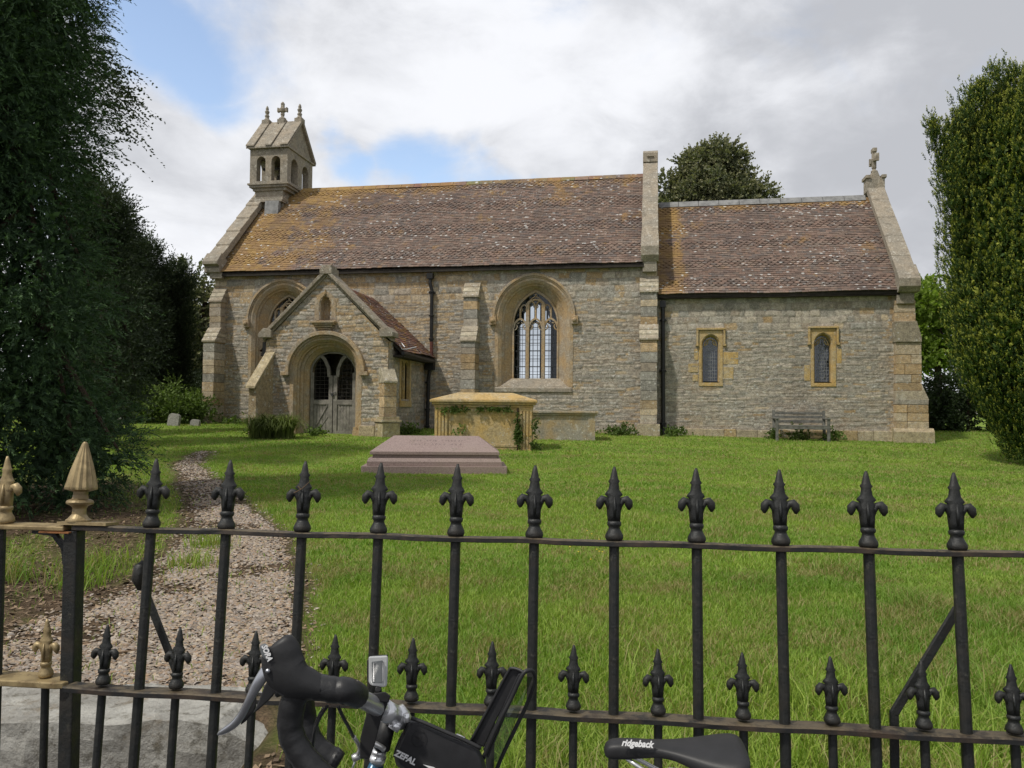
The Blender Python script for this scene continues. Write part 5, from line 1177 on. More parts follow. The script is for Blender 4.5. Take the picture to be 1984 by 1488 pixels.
# the columnar yew on the right
def irish_yew():
    cx, cy = 10.80, 15.6; g0 = place_z(cx, cy); t = thing('columnar_yew', 'tall clipped-looking columnar yew with yellow-green upright plumes at the right edge', 'tree', (cx, cy, g0))
    rr = np.random.default_rng(12); P, U, Ls = [], [], []
    for i in range(52):
        a = (i*2*math.pi/30+.03*math.sin(i*5)) if i < 30 else i*2.39996; ring = .95 if i < 30 else .55; top = 6.55+rr.uniform(-.35, .30)+(.35*math.cos(a) if ring > .9 else .1)
        lean = 0; n = 980 if i < 30 else 220
        if i < 30 and math.sin(a) > .55: n = 300
        z = -1.0+(top+1.0)*rr.random(n)**.95; nt_ = 150; z[:nt_] = top-rr.random(nt_)*.9
        R = np.interp(z, [-1.1, -.6, .2, 1, 3, 5, 6.8], [.40, .70, 1.15, 1.48, 1.74, 1.74, 1.5])*ring+.07*math.sin(i*1.7)
        pr_ = .27*np.clip((top-z)/1.0, .10, 1)**.6; ang = rr.random(n)*6.283
        x = cx+R*math.cos(a)+pr_*np.cos(ang); y = cy+R*math.sin(a)+pr_*np.sin(ang)
        P.append(np.stack([x, y, z], -1)); U.append(np.stack([np.cos(ang)*.38+.12*math.cos(a), np.sin(ang)*.38+.12*math.sin(a), np.full(n, 1.0)], -1))
    # the plume that leans out on the left near the top
    for (px, py, r_) in [(1806, 248, .09), (1814, 265, .12), (1824, 290, .16), (1834, 320, .18), (1842, 350, .2), (1850, 300, .2), (1850, 260, .16), (1862, 235, .16), (1860, 380, .2), (1835, 345, .2), (1880, 205, .2), (1905, 175, .16), (1928, 150, .12), (1955, 150, .14), (1975, 160, .14), (1898, 190, .1)]:
        q = ray(px, py, 15.3); n = 90; P.append(np.array(q)[None]+rr.normal(0, r_*.8, (n, 3))*np.array([.8, .8, 1.4])); U.append(np.stack([rr.normal(-.1, .35, n), rr.normal(0, .35, n), np.ones(n)], -1))
    P = np.concatenate(P); U = np.concatenate(U)
    def core_():
        n = 17000; z = rr.uniform(-.75, 6.0, n); a = rr.random(n)*6.283; R = np.interp(z, [-1, 0, 1, 5, 6], [.45, 1.0, 1.55, 1.65, 1.2])*rr.uniform(.7, 1, n)
        return np.stack([cx+R*np.cos(a), cy+R*np.sin(a), z], -1), np.stack([np.cos(a)*.3, np.sin(a)*.3, np.ones(n)], -1), rr.uniform(.15, .3, n)
    foliage('crown', 'irish', t, [sprays(P, U, rr.uniform(.10, .22, len(P)), 16, .046, .019, 0, False, 48, 77, .25), sprays(*core_(), 9, .14, .07, 0, False, 55, 78, .4)])
    limbs('trunk', t, (cx, cy, g0-.1), (cx, cy, 5), .28, [(cx+.8*math.cos(k), cy+.8*math.sin(k), 3+.3*k) for k in range(8)], 4)
irish_yew()
# hedges and bushes
def hedge(lab, x0, x1, y, zt, mat, n, nb, seed, dy=.5, ll=.09, lw=.06, name='hedge', z0=-.7):
    rr = random.Random(seed); bl = []
    for i in range(nb): bl.append((rr.uniform(x0, x1), y+rr.uniform(-dy, dy), rr.uniform(z0, zt-.25), .42, .42, .38))
    xm = (x0+x1)/2; t = thing(name, lab, 'hedge', (xm, y, place_z(xm, y))); p, u = blobpts(bl, n, seed, .6, 1.1, .2); r = np.random.default_rng(seed)
    foliage('leaves', mat, t, [sprays(p, u, r.uniform(.12, .35, n), 8, ll, lw, .1, False, 50, seed, .5)]); a = MB()
    for i in range(6): x = x0+(x1-x0)*(i+.5)/6; a.tube([(x, y, -.9), (x+.05, y, zt-.6)], .05, 6)
    a.build('stems', 'bark', t)
hedge('dark holly hedge beside the church, under the bright green tree', 13.9, 19.5, 26, 1.85, 'holly', 5200, 90, 61, .8, .10, .07)
hedge('dark shaded hedge behind the bushes at far left', -20, -11.2, 30, 1.2, 'yewdark', 4200, 90, 62, .8, .10, .06)
for i, (px, py, d, s, lab) in enumerate([(212, 800, 23.5, .62, 'leafy bush behind the leftmost headstone'), (268, 788, 23.8, .9, 'broad bush with pale leaves, left of the conifer trunk'), (318, 792, 23.6, .75, 'bush behind the tallest headstone'), (372, 800, 23.7, .5, 'small bush behind the pale headstone'), (398, 790, 26, .6, 'bush next to the church corner'), (240, 775, 28, .9, 'taller bush at the back of the shrubs')]):
    q = ray(px, py, d); g0 = place_z(q.x, q.y); rr = random.Random(70+i); bl = [(q.x+rr.uniform(-s, s), q.y+rr.uniform(-s, s)*.6, g0+.15+rr.random()**1.3*s*1.1, .28, .28, .24) for _ in range(16)]
    t = thing('bush', lab, 'bush', (q.x, q.y, g0), group='bushes at the edge of the lawn'); p, u = blobpts(bl, 620, 71+i, .4, 1.1, .5); r = np.random.default_rng(i)
    foliage('leaves', 'bush', t, [sprays(p, u, r.uniform(.1, .35, len(p)), 7, .085, .055, .15, False, 50, i, .6)])
    a = MB(); [a.tube([(q.x, q.y, g0-.05), tuple(b[:3])], [.02, .006], 5) for b in bl[:6]]; a.build('stems', 'bark', t)
# far woodland closing the view behind everything
r = np.random.default_rng(80); n = 9000; x = r.uniform(-75, 75, n); hgt = .9+1.3*fbm(x*.09, x*0+1, 3); z = -.6+hgt*np.sqrt(r.random(n)); P = np.stack([x, 62+r.uniform(-2, 2, n)-.004*x*x, z], -1)
tag(foliage('woodland', 'holly', None, [sprays(P, r.normal(0, 1, (n, 3))+np.array([0, -.5, .6]), r.uniform(.4, .9, n), 7, .45, .34, .1, False, 50, 81, .6)]), 'distant line of trees along the horizon', 'woodland', kind='stuff')

# plants at the foot of the walls
def clump(name, lab, cat, px, py, d, w, h, n, mat='bush', strap=True, group=None, seed=0, pos=None, ww=.016):
    q = ray(px, py, d) if pos is None else Vector(pos); g0 = place_z(q.x, q.y) if pos is None else pos[2]; r = np.random.default_rng(seed)
    if strap:
        x = q.x+r.uniform(-w, w, n)*.8; y = q.y+r.uniform(-.5, .5, n)*w*.6; k = 6; L = h*r.uniform(.7, 1.25, n); th = r.random(n)*6.283; al = r.uniform(.45, 1.15, n); t = np.linspace(0, 1, k)
        d_ = np.stack([np.cos(th), np.sin(th)], -1); rad = L[:, None]*al[:, None]*.62*t[None]**1.4; zz = L[:, None]*(1.12*t[None]-(.35+.5*al[:, None])*t[None]**2.4)
        C = np.stack([x[:, None]+d_[:, :1]*rad, y[:, None]+d_[:, 1:]*rad, g0+zz], -1); sd = np.stack([-d_[:, 1], d_[:, 0], 0*th], -1)[:, None]*(ww*(1-t**2*.9))[None, :, None]
        V = np.stack([C-sd, C+sd], 2).reshape(-1, 3); b = (np.arange(n)*k*2)[:, None]+np.arange(k-1)[None]*2; Fq = np.stack([b, b+1, b+3, b+2], -1).reshape(-1, 4)
        o = npmesh(name, V, Fq, mat, None, {'tip': ('FLOAT', np.repeat(np.tile(t, n), 2))})
    else:
        P = np.stack([q.x+r.normal(0, w*.45, n), q.y+r.normal(0, w*.25, n), g0+np.abs(r.normal(0, h*.5, n))], -1); o = foliage(name, mat, None, [sprays(P, r.normal(0, 1, (n, 3))+np.array([0, -.3, 1.2]), r.uniform(.08, .22, n), 6, .075, .05, .3, False, 55, seed, .5)])
    tag(o, lab, cat, group)
M['strap'] = mat_leaf('strap_leaves', (.07, .10, .02), (.20, .24, .07), None, .3)
clump('strap_leaf_plant', 'dense clump of arching strap leaves left of the porch door', 'plant', 528, 842, 19.0, .62, .95, 1100, 'strap', True, seed=1, ww=.010)
for i, (x, y, w_, h_, n_, lab) in enumerate([(-1.95, -3.75, .28, .16, 60, 'small leafy weeds at the porch doorstep'), (-.0, -2.4, .45, .24, 110, 'leafy weeds beside the right wall of the porch'), (5.7, -.55, .55, .20, 150, 'leafy weeds at the foot of the tall buttress, left side'), (7.1, -.35, .5, .18, 110, 'leafy weeds at the foot of the chancel downpipe'), (9.75, -.4, .22, .25, 50, 'weeds at the left end of the bench'), (11.3, -.5, .3, .22, 70, 'weeds at the right end of the bench'), (10.45, -.3, .3, .35, 60, 'weeds growing up behind the bench slats'), (-6.0, -.5, .7, .18, 110, 'low weeds at the foot of the wall by the church corner'), (-3.35, -4.1, .4, .2, 80, 'leafy weeds in front of the arching strap leaves')]):
    q = cw(x, y); clump('weed_patch', lab, 'weeds', 0, 0, 0, w_, h_, n_, 'bush', False, 'weeds at the foot of the church', 90+i, (q.x, q.y, place_z(q.x, q.y)))
# ivy on the golden tomb
m = frame_at(-.60, 17.55, -2); r = np.random.default_rng(15); P = []
for x0, x1, z0, z1, n in [(-.98, -.35, -.10, .0, 70), (-.15, .62, -.08, -.0, 70), (-.66, -.40, -.78, -.35, 30), (.70, .80, -.90, -.1, 60), (.70, .84, -.72, -.42, 70), (1.06, 1.2, -.9, -.2, 60), (1.05, 1.3, -.95, -.8, 25)]:
    for _ in range(n): P.append(m @ Vector((r.uniform(x0, x1), -.56-(.05 if x0 > .69 else 0)*r.random(), r.uniform(z0, z1))))
P = np.array(P); iv = foliage('ivy', 'bush', None, [sprays(P, r.normal(0, 1, P.shape)+np.array([0, -.8, .1]), r.uniform(.03, .08, len(P)), 4, .055, .045, .3, False, 55, 16, .6)])
tag(iv, 'straggling green ivy clinging to the golden chest tomb', 'ivy')
st = MB(); st.tube([m @ Vector(q) for q in [(.75, -.555, -1.0), (.76, -.56, -.6), (.745, -.56, -.2), (.75, -.56, .0)]], .014, 6); st.build('ivy_stem', 'bark', iv, local=True)
# yellow flowers
a = MB(); r = random.Random(3)
for i in range(14):
    q = Vector((.66+r.gauss(0, .11), 6.35+r.gauss(0, .22), 0)); z = place_z(q.x, q.y); a.lathe((q.x, q.y, z+.02+r.uniform(0, .02)), [(.003, 0), (.008, .003), (.002, .006)], 6)
tag(a.build('yellow_flowers', 'yellow'), 'sprinkle of tiny yellow flowers in the lawn', 'flowers', kind='stuff')

# ------------------------------------------------------------------ stone step at the gate
def step():
    bm = bmesh.new(); bmesh.ops.create_cube(bm, size=1); 
    for v in bm.verts: v.co = Vector((-1.98+v.co.x*2.3, 3.02+v.co.y*.38, -1.38+v.co.z*.46))
    bmesh.ops.subdivide_edges(bm, edges=[e for e in bm.edges if abs(e.verts[0].co.x-e.verts[1].co.x) > .5], cuts=50, use_grid_fill=True)
    bmesh.ops.subdivide_edges(bm, edges=[e for e in bm.edges if abs(e.verts[0].co.x-e.verts[1].co.x) < .01], cuts=8, use_grid_fill=True)
    for v in bm.verts:
        n = mnoise.noise_vector(v.co*5)*.018+mnoise.noise_vector(v.co*18)*.008; v.co += n
        if v.co.x > -1.05: v.co.z -= (v.co.x+1.05)*.5; 
    me = bpy.data.meshes.new('stone_step'); bm.to_mesh(me); bm.free(); me.materials.append(M['step']); o = bpy.data.objects.new('stone_step', me); COL.objects.link(o)
    tag(o, 'worn pale stone step between the gate and the gravel path', 'step')
step()

# ------------------------------------------------------------------ railings
LEAN = R_(5.3)
FM = Matrix.Translation((0, 1.8, -.306)) @ Euler((-LEAN, 0, -R_(6.6))).to_matrix().to_4x4()
HR = .90                                            # top rail above the foot
FO = FM @ Vector((0, 0, -HR)); FROT = Euler((-LEAN, 0, -R_(6.6)))
FI = (Matrix.Translation(FO) @ FROT.to_matrix().to_4x4()).inverted()
def fx(px, py):   # pixel -> railing-plane coordinates (x along, z up from the foot)
    d = ray(px, py, 1); o = FI @ Vector((0, 0, 0)); e = FI @ d-o; t = -o.y/e.y; p = o+e*t; return p.x, p.z
fence = thing('iron_railing', 'black wrought-iron railing with fleur-de-lis heads, leaning slightly back', 'railing', FO, rot=FROT)
GO = (FM @ Vector((-1.3, 0, 0)))-Vector((-1.3*math.cos(R_(6.6)), 1.3*math.sin(R_(6.6)), HR))
gate = thing('iron_gate', 'end of an iron gate with gold-painted finials and rails at the left edge', 'gate', GO, rot=(0, 0, -R_(6.6)))
OFF[fence.name] = OFF[gate.name] = Vector((0, 0, 0))
def fleur(name, mat, parent, s=1.0, seed=0):
    r = random.Random(seed); a = MB()
    a.lathe((0, 0, 0), [(.019, 0), (.0225, .006), (.0215, .013), (.0150, .024), (.0135, .030), (.0170, .034), (.0175, .040), (.0140, .044)], 14)
    # body: flattened, widening to the shoulders then a spear with small barbs
    prof = [(.0150, .042, .012), (.0165, .060, .012), (.0180, .080, .012), (.0200, .092, .012), (.0150, .097, .011), (.0215, .103, .0105), (.0195, .107, .010), (.0135, .114, .009), (.0110, .129, .0085), (.0142, .134, .008), (.0098, .139, .0075), (.0058, .158, .005), (.0024, .167, .002)]
    n = 10; vs = []; 
    for w, z, d in prof:
        for j in range(n):
            t = 2*math.pi*j/n; q = 1+(.10 if j % 2 else -.05); vs.append((w*math.cos(t)*q+r.uniform(-.0006, .0006), d*math.sin(t)*q, z+r.uniform(-.0006, .0006)))
    k = len(prof); a.add(vs, [(i*n+j, i*n+(j+1) % n, (i+1)*n+(j+1) % n, (i+1)*n+j) for i in range(k-1) for j in range(n)]+[tuple(range(n))[::-1], tuple(range((k-1)*n, k*n))])
    for sg in (-1, 1):
        a.tube([(sg*.009, 0, .062), (sg*.014, -.001, .080), (sg*.021, -.002, .0915), (sg*.029, -.002, .0925), (sg*.0345, -.002, .086), (sg*.0365, -.002, .077), (sg*.0355, -.002, .069)], [.0055, .0070, .0078, .0098, .0108, .0088, .0026], 10)
    a.tube([(0, -.012, .050), (0, -.0135, .075), (0, -.011, .098)], [.003, .0045, .002], 6)
    a.v = [(x*s*.93, y*s*.95, z*s) for x, y, z in a.v]; return a.build(name, mat, parent, smooth=True, local=True)
def bar_at(parent, px, py, z_top, z_bot, r, sc, mat='iron', fmat='iron', proto=None, seed=0, n=8):
    x, _ = fx(px, py)
    if proto is None:
        a = MB(); a.tube([(0, 0, z_bot), (0, 0, z_top)], r, n); b = a.build('picket', mat, parent, local=True, bevel=.002); b.location = (x, 0, 0)
        f = fleur('finial', fmat, b, sc, seed); f.location = (0, 0, z_top+.0062); return b
    b = proto.copy(); COL.objects.link(b); b.parent = parent; b.location = (x, 0, 0)
    for ch in proto.children:
        c = ch.copy(); COL.objects.link(c); c.parent = b; c.location = ch.location; c.rotation_euler = (0, 0, R_(rnd_.uniform(-9, 9)))
    return b
rnd_ = random.Random(17); ZT, ZL = HR, HR-.379
tall = [293, 438, 585, 733, 883, 1035, 1190, 1350, 1513, 1683, 1855, 2035]
pr = None
for px in tall:
    y = 1018+.0272*px
    if pr is None: pr = bar_at(fence, px, y, ZT, -.35, .0123, 1.0)
    else: bar_at(fence, px, y, ZT, -.35, .0123, 1.0, proto=pr)
short = [(200, 1318), (342, 1322), (490, 1335), (645, 1345), (797, 1352), (952, 1360), (1111, 1368), (1275, 1376), (1440, 1385), (1612, 1393), (1790, 1402), (1965, 1412)]
ps = None
for px, py in short:
    if ps is None: ps = bar_at(fence, px, py, ZL+.006, -.35, .0100, .83, seed=3)
    else: bar_at(fence, px, py, ZL+.006, -.35, .0140, .83, proto=ps)
xa = fx(150, 1022)[0]; xb = fx(2120, 1075)[0]
def wavy_rail(name, x0, x1, z, hy, hz, parent, mat='rail', seed=0):
    a = MB(); n = int((x1-x0)/.04)+1; r = random.Random(seed); ring = [(-hy, -hz*.8), (-hy, hz*.6), (-hy+.004, hz), (hy-.004, hz), (hy, hz*.6), (hy, -hz*.8), (hy-.003, -hz), (-hy+.003, -hz)]
    vs = []
    for i in range(n+1):
        x = x0+(x1-x0)*i/n; dz = .0012*math.sin(i*.7+seed)+r.uniform(-.0006, .0006)
        vs += [(x, y+r.uniform(-.0006, .0006), z+q+dz) for y, q in ring]
    fs = [(i*8+j, i*8+(j+1) % 8, (i+1)*8+(j+1) % 8, (i+1)*8+j) for i in range(n) for j in range(8)]+[tuple(range(8))[::-1], tuple(range(n*8, n*8+8))]
    a.add(vs, fs); return a.build(name, mat, parent)
wavy_rail('top_rail', xa, xb, ZT, .022, .0062, fence, seed=1); wavy_rail('lower_rail', fx(135, 1325)[0], xb, ZL, .027, .0066, fence, seed=2)
# post with a fluted gold cone
xp = fx(145, 1022)[0]; a = MB(); a.box(xp-.0175, xp+.0175, -.0175, .0175, -1.3, -.005, mat=Matrix.Translation((0, 0, ZT)) @ Matrix.Rotation(LEAN, 4, 'X')); po = a.build('post', 'iron', fence, bevel=.003, local=True)
a = MB(); a.box(xp-.03, xp+.098, -.026, .026, ZT+.008, ZT+.015)
a.lathe((xp+.008, 0, ZT+.015), [(.029, 0), (.029, .004), (.024, .008), (.016, .018), (.0155, .032), (.019, .038), (.030, .043), (.0315, .047), (.029, .052), (.019, .056), (.0165, .066), (.017, .074)], 24)
a.lathe((xp+.008, 0, ZT+.015), [(.017, .0735), (.0345, .079), (.0350, .084), (.026, .125), (.0160, .160), (.0065, .193), (.003, .197)], 28, ripple=.06)
a.build('cone_finial', 'gold', po, smooth=False, local=True)
def strut(name, pts, w, lab=None):
    a = MB(); P = [(fx(*p)[0], fx(*p)[1]) for p in pts]; a.bar2(P, .036, .046, w); return a.build(name, 'iron', fence, local=True, bevel=.002)
strut('stay_bar', [(330, 1325), (262, 1150)], .017); strut('stay_bar', [(1872, 1185), (1744, 1396)], .0185); strut('stay_bar', [(1746, 1392), (1750, 1640)], .0185)
# hook head of the left stay
a = MB(); x, z = fx(256, 1118); a.tube([(x, .04, z-.035), (x-.004, .035, z-.01), (x-.002, .035, z+.02), (x+.004, .04, z+.034)], [.008, .017, .015, .006], 8, flat=((0, 1, 0),)); a.build('stay_hook', 'iron', fence, local=True, smooth=True)
# gate
g1 = bar_at(gate, 2, 1018, ZT, -.3, .0125, 1.0, 'iron', 'gold', seed=5); g1.children[0].location.x = .012
bar_at(gate, -140, 1014, ZT, -.3, .0185, 1.0, proto=g1); bar_at(gate, -290, 1010, ZT, -.3, .0185, 1.0, proto=g1)
g2 = bar_at(gate, 70, 1310, ZL+.006, -.3, .0098, .84, 'iron', 'gold', seed=6); bar_at(gate, -70, 1303, ZL+.006, -.3, .0130, .84, proto=g2)
a = MB(); a.box(-1.85, xp-.012, -.026, .026, ZT-.0060, ZT+.0060); o = a.build('top_rail', 'gold', gate, local=True, bevel=.003)
a = MB(); a.box(xp-.075, xp+.004, -.0285, .0285, ZT-.0105, ZT-.0072); a.build('rusty_end', 'rust', gate, local=True)
a = MB(); xe = fx(128, 1315)[0]
a.prism([(-1.85, -.034), (xe-.03, -.034), (xe-.012, -.028), (xe, -.010), (xe, .010), (xe-.012, .028), (xe-.03, .034), (-1.85, .034)], lambda u, v, t: (u, v, t), ZL-.006, ZL+.010); a.build('lower_rail', 'gold', gate, local=True, bevel=.003)
a = MB(); a.bar2([(xp-.11, ZT-.010), (xp-.055, ZT-.016), (xp-.026, ZT-.05), (xp-.020, ZT-.09)], -.006, .006, .012); a.build('corner_bracket', 'iron', gate, local=True)
# low stone kerb that carries the railing, and the landing below the gate
a = MB(); 
for i in range(9):
    x0 = -.62+i*.42; y = fence_y(x0+.2); a.hexa([(x0+.004, fence_y(x0)-.28, -1.7), (x0+.416, fence_y(x0+.42)-.28, -1.7), (x0+.416, fence_y(x0+.42)+.08, -1.7), (x0+.004, fence_y(x0)+.08, -1.7), (x0+.004, fence_y(x0)-.26, -1.24), (x0+.416, fence_y(x0+.42)-.26, -1.24), (x0+.416, fence_y(x0+.42)+.06, -1.22), (x0+.004, fence_y(x0)+.06, -1.22)])
tag(a.build('kerb_wall', 'concrete', bevel=.012), 'low stone kerb carrying the black railing', 'kerb')
# a dry twig caught on one finial
a = MB(); x, z = fx(585, 950); q = FI.inverted(); a.tube([q @ Vector((x-.012, -.018, z-.006)), q @ Vector((x+.006, -.016, z+.004)), q @ Vector((x+.03, -.012, z+.028))], [.0015, .0012, .0008], 5); a.tube([q @ Vector((x-.004, -.017, z+.010)), q @ Vector((x+.004, -.016, z+.002))], .0015, 5)
tag(a.build('twig', 'litter'), 'dry straw-coloured twig caught on a railing finial', 'twig')
a = MB()
for i in range(60):
    y = rnd_.uniform(3.4, 8.5); x = np.interp(y, [3.3, 5.5, 8, 9], [-2.4, -2.7, -3.6, -4.2])+rnd_.uniform(-.8, .7); z = place_z(x, y)+.012; t = rnd_.uniform(0, 3.1); l = rnd_.uniform(.04, .22)
    a.tube([(x, y, z), (x+l*.5*math.cos(t)+.01, y+l*.5*math.sin(t), z+.012), (x+l*math.cos(t), y+l*math.sin(t), z)], rnd_.uniform(.002, .004), 4)
tag(a.build('fallen_twigs', 'litter'), 'scattered dry twigs and litter beside the path', 'twigs', kind='stuff')

def litter():
    r = np.random.default_rng(44); n = 26000; y = 2.2+r.random(n)**1.3*8.5; x = -.6-r.random(n)*(.75*y)
    k = (soil_in(x, y) > .35) & ~((x < -.83) & (y < 3.23)) & (r.random(n) < .35+.65*(x < np.interp(y, [2, 4, 6, 9], [-1.9, -2.3, -2.5, -3.8]))); x, y = x[k], y[k]; n = len(x); z = gzd(x, y)+.006
    th = r.random(n)*6.283; l = r.uniform(.008, .03, n); w = l*r.uniform(.12, .6, n); d = np.stack([np.cos(th), np.sin(th), r.normal(0, .25, n)], -1)*l[:, None]; sd = np.stack([-np.sin(th), np.cos(th), r.normal(0, .25, n)], -1)*w[:, None]; P = np.stack([x, y, z], -1)
    V = np.stack([P-d, P+sd, P+d, P-sd], 1).reshape(-1, 3); t = NT('leaf_litter'); rp = t.mix(t.island(), (.055, .035, .02), (.27, .19, .115)); M['leaflitter'] = t.set(rp, .85)
    tag(npmesh('leaf_litter', V, np.arange(n*4).reshape(-1, 4), 'leaflitter'), 'brown leaf and needle litter on the bare soil beside the path', 'leaf litter', kind='stuff')
litter()
# ------------------------------------------------------------------ bicycle against the railing
BU = Vector((math.cos(R_(6.6)), -math.sin(R_(6.6)), 0)); BNn = Vector((-math.sin(R_(6.6)), -math.cos(R_(6.6)), 0))    # along the bike; towards the viewer
BC = Vector((0, 1.42, 0))
def B(px, py, lat=0.):   # point on the upright plane of the bike, lat metres nearer than its middle
    d = ray(px, py, 1); t = (BC+BNn*lat).dot(BNn)/d.dot(BNn); return d*t
def Bl(x, z, lat=0.): return BC+BU*x+BNn*lat+Vector((0, 0, z))
hub_r, hub_f = Bl(.50, -1.26), Bl(-.48, -1.26)
bike = thing('bicycle', 'blue touring bicycle with drop handlebar leaning against the black railing', 'bicycle', (.02, 1.42, -1.6))
OFF[bike.name] = Vector((.02, 1.42, -1.6))
def text(name, s, size, mat, parent, origin, right, up, ext=.0006, shear=0, bold=0, sx=1):
    cu = bpy.data.curves.new(name, 'FONT'); cu.body = s; cu.size = size; cu.extrude = ext; cu.shear = shear; cu.offset = bold; cu.align_x = 'CENTER'; cu.align_y = 'CENTER'; cu.resolution_u = 3
    o = bpy.data.objects.new(name, cu); me = bpy.data.meshes.new_from_object(o); bpy.data.objects.remove(o)
    right = Vector(right).normalized(); up = (Vector(up)-right*Vector(up).dot(right)).normalized(); n = right.cross(up)
    off = OFF.get(root_of(parent).name, Vector((0, 0, 0))); mm = Matrix((right*sx, up, n)).transposed().to_4x4(); mm.translation = Vector(origin)-off
    me.transform(mm); me.materials.clear(); me.materials.append(M[mat]); ob = bpy.data.objects.new(name, me); COL.objects.link(ob); ob.parent = parent; return ob
# frame
a = MB(); ht, hb, bb, st_ = Bl(-.268, -.70), Bl(-.305, -.80), Bl(.10, -1.33), Bl(.285, -.80)
a.tube([ht, hb], .017, 14); a.tube([Bl(-.285, -.735), st_], .015, 12); a.tube([Bl(-.298, -.78), bb], .017, 12); a.tube([bb, st_], .015, 12); a.tube([st_, Bl(.30, -.765)], .016, 12)
for s in (-.055, .055): a.tube([bb, hub_r+BNn*s], .009, 8); a.tube([st_, hub_r+BNn*s], .008, 8); a.tube([hb+BNn*s*.6, hub_f+BNn*s+Vector((.03, 0, .12)), hub_f+BNn*s], [.013, .011, .008], 8)
a.tube([bb+BNn*.04, bb-BNn*.04], .022, 12); fr = a.build('frame', 'bluepaint', bike, smooth=True)
for h in (hub_f, hub_r):
    a = MB(); n = 48; a.tube([h+BU*(.335*math.cos(t))+Vector((0, 0, .335*math.sin(t))) for t in np.linspace(0, 2*math.pi, n+1)], .014, 8, False); wh = a.build('wheel', 'rubber', bike, smooth=True)
    a = MB(); a.tube([h+BU*(.315*math.cos(t))+Vector((0, 0, .315*math.sin(t))) for t in np.linspace(0, 2*math.pi, n+1)], .009, 6, False); a.tube([h+BNn*.05, h-BNn*.05], .014, 10)
    for k in range(18): t = k*2*math.pi/18; a.tube([h+BNn*(.02 if k % 2 else -.02), h+BU*(.31*math.cos(t))+Vector((0, 0, .31*math.sin(t)))], .001, 4)
    a.build('rim', 'satin', wh)
a = MB(); a.tube([bb+BNn*.055+BU*.09*math.cos(t)+Vector((0, 0, .09*math.sin(t))) for t in np.linspace(0, 6.283, 25)], .005, 6, False)
for s in (1, -1): a.tube([bb+BNn*.06*s, bb+BNn*.07*s+BU*.12*s+Vector((0, 0, -.12*s))], .009, 6); a.box(-.045, .045, -.035, .035, -.01, .01, mat=Matrix.Translation(bb+BNn*.12*s+BU*.12*s+Vector((0, 0, -.12*s))))
a.build('crankset', 'alloy', bike)
# saddle
sd0 = B(1170, 1444, .03); a = MB(); stn = []
SC = (B(1446, 1444, .03)-sd0).length
#        f,   half w, top,   bottom
prof = [(0, .006, -.004, -.010), (.015, .016, .005, -.019), (.06, .019, .0105, -.020), (.15, .0200, .012, -.019), (.28, .020, .012, -.015), (.40, .023, .011, -.013), (.50, .031, .0105, -.014), (.60, .044, .011, -.023), (.70, .057, .012, -.034), (.80, .070, .0145, -.047), (.88, .073, .0165, -.044), (.94, .071, .0165, -.032), (.98, .062, .013, -.018), (1.0, .045, .008, -.006)]
vs = []; n = 20
for f, w, zt, zb in prof:
    c = sd0+BU*(f*SC)
    for j in range(n):
        t = 2*math.pi*j/n; cs, sn = math.cos(t), math.sin(t); y = math.copysign(abs(cs)**.75, cs)*w
        z = zt*(1 if sn > 0 else 0)-(0)+((zb) if sn <= 0 else 0); zz = (zt+zb)/2+(zt-zb)/2*math.copysign(abs(sn)**.6, sn)
        if f > .35 and sn < 0: zz += (1-abs(cs))*(.6*(zt-zb))      # hollow underneath
        vs.append(c+BNn*y+Vector((0, 0, zz)))
k = len(prof); a.add(vs, [(i*n+j, i*n+(j+1) % n, (i+1)*n+(j+1) % n, (i+1)*n+j) for i in range(k-1) for j in range(n)]+[tuple(range(n))[::-1], tuple(range((k-1)*n, k*n))])
sad = a.build('saddle', 'rubber', bike, smooth=True, sub=1)
def BL2(f, z, lat): return sd0+BU*(f*SC)+Vector((0, 0, z))+BNn*lat
a = MB()
for s in (-1, 1): a.tube([BL2(.16, -.016, .010*s), BL2(.24, -.026, .014*s), BL2(.40, -.047, .021*s), BL2(.50, -.053, .021*s), BL2(.72, -.053, .022*s), BL2(.86, -.035, .03*s)], .0036, 8)
a.build('saddle_rails', 'chrome', sad, smooth=True)
a = MB(); c = BL2(.56, -.06, 0); a.tube([c+Vector((0, 0, -.01)), Bl(.29, -.78)], .0135, 12); a.tube([c+BNn*.026, c-BNn*.026], .011, 10)
a.box(-.022, .022, -.028, .028, -.008, .016, mat=Matrix.Translation(c) @ Matrix.Rotation(-R_(6.6), 4, 'Z')); a.build('seatpost', 'satin', bike)
text('saddle_lettering', 'ridgeback', .0145, 'white', sad, B(1234, 1441, .0565), BU-Vector((0, 0, .01)), Vector((0, 0, 1))-BNn*.22, .0006, .35, .0005, .93)
# handlebar: two drops joined by the clamped centre
lat = .20
a = MB()
near_ = [B(672, 1338, .20), B(650, 1337, .205), B(620, 1332, .21), B(590, 1332, .21), B(572, 1350, .21), B(563, 1385, .21), B(564, 1420, .21), B(578, 1452, .21), B(602, 1484, .21), B(640, 1518, .21), B(700, 1540, .21), B(760, 1545, .21)]
def smooth_pts(P, m_=4):
    out = []; P = [Vector(p) for p in P]
    for i in range(len(P)-1):
        p0, p1, p2, p3 = P[max(i-1, 0)], P[i], P[i+1], P[min(i+2, len(P)-1)]
        for j in range(m_):
            t = j/m_; out.append(.5*((2*p1)+(-p0+p2)*t+(2*p0-5*p1+4*p2-p3)*t*t+(-p0+3*p1-3*p2+p3)*t**3))
    return out+[P[-1]]
def taped(mb, P, r): Q = smooth_pts(P, 6); mb.tube(Q, [r*(1+.045*((i % 5)/4-.5)) for i in range(len(Q))], 14)
tapeN = [B(693, 1348, .17)]+near_
taped(a, tapeN, .0205); 
hbm = a.build('bar_tape', 'tape', bike, smooth=True)
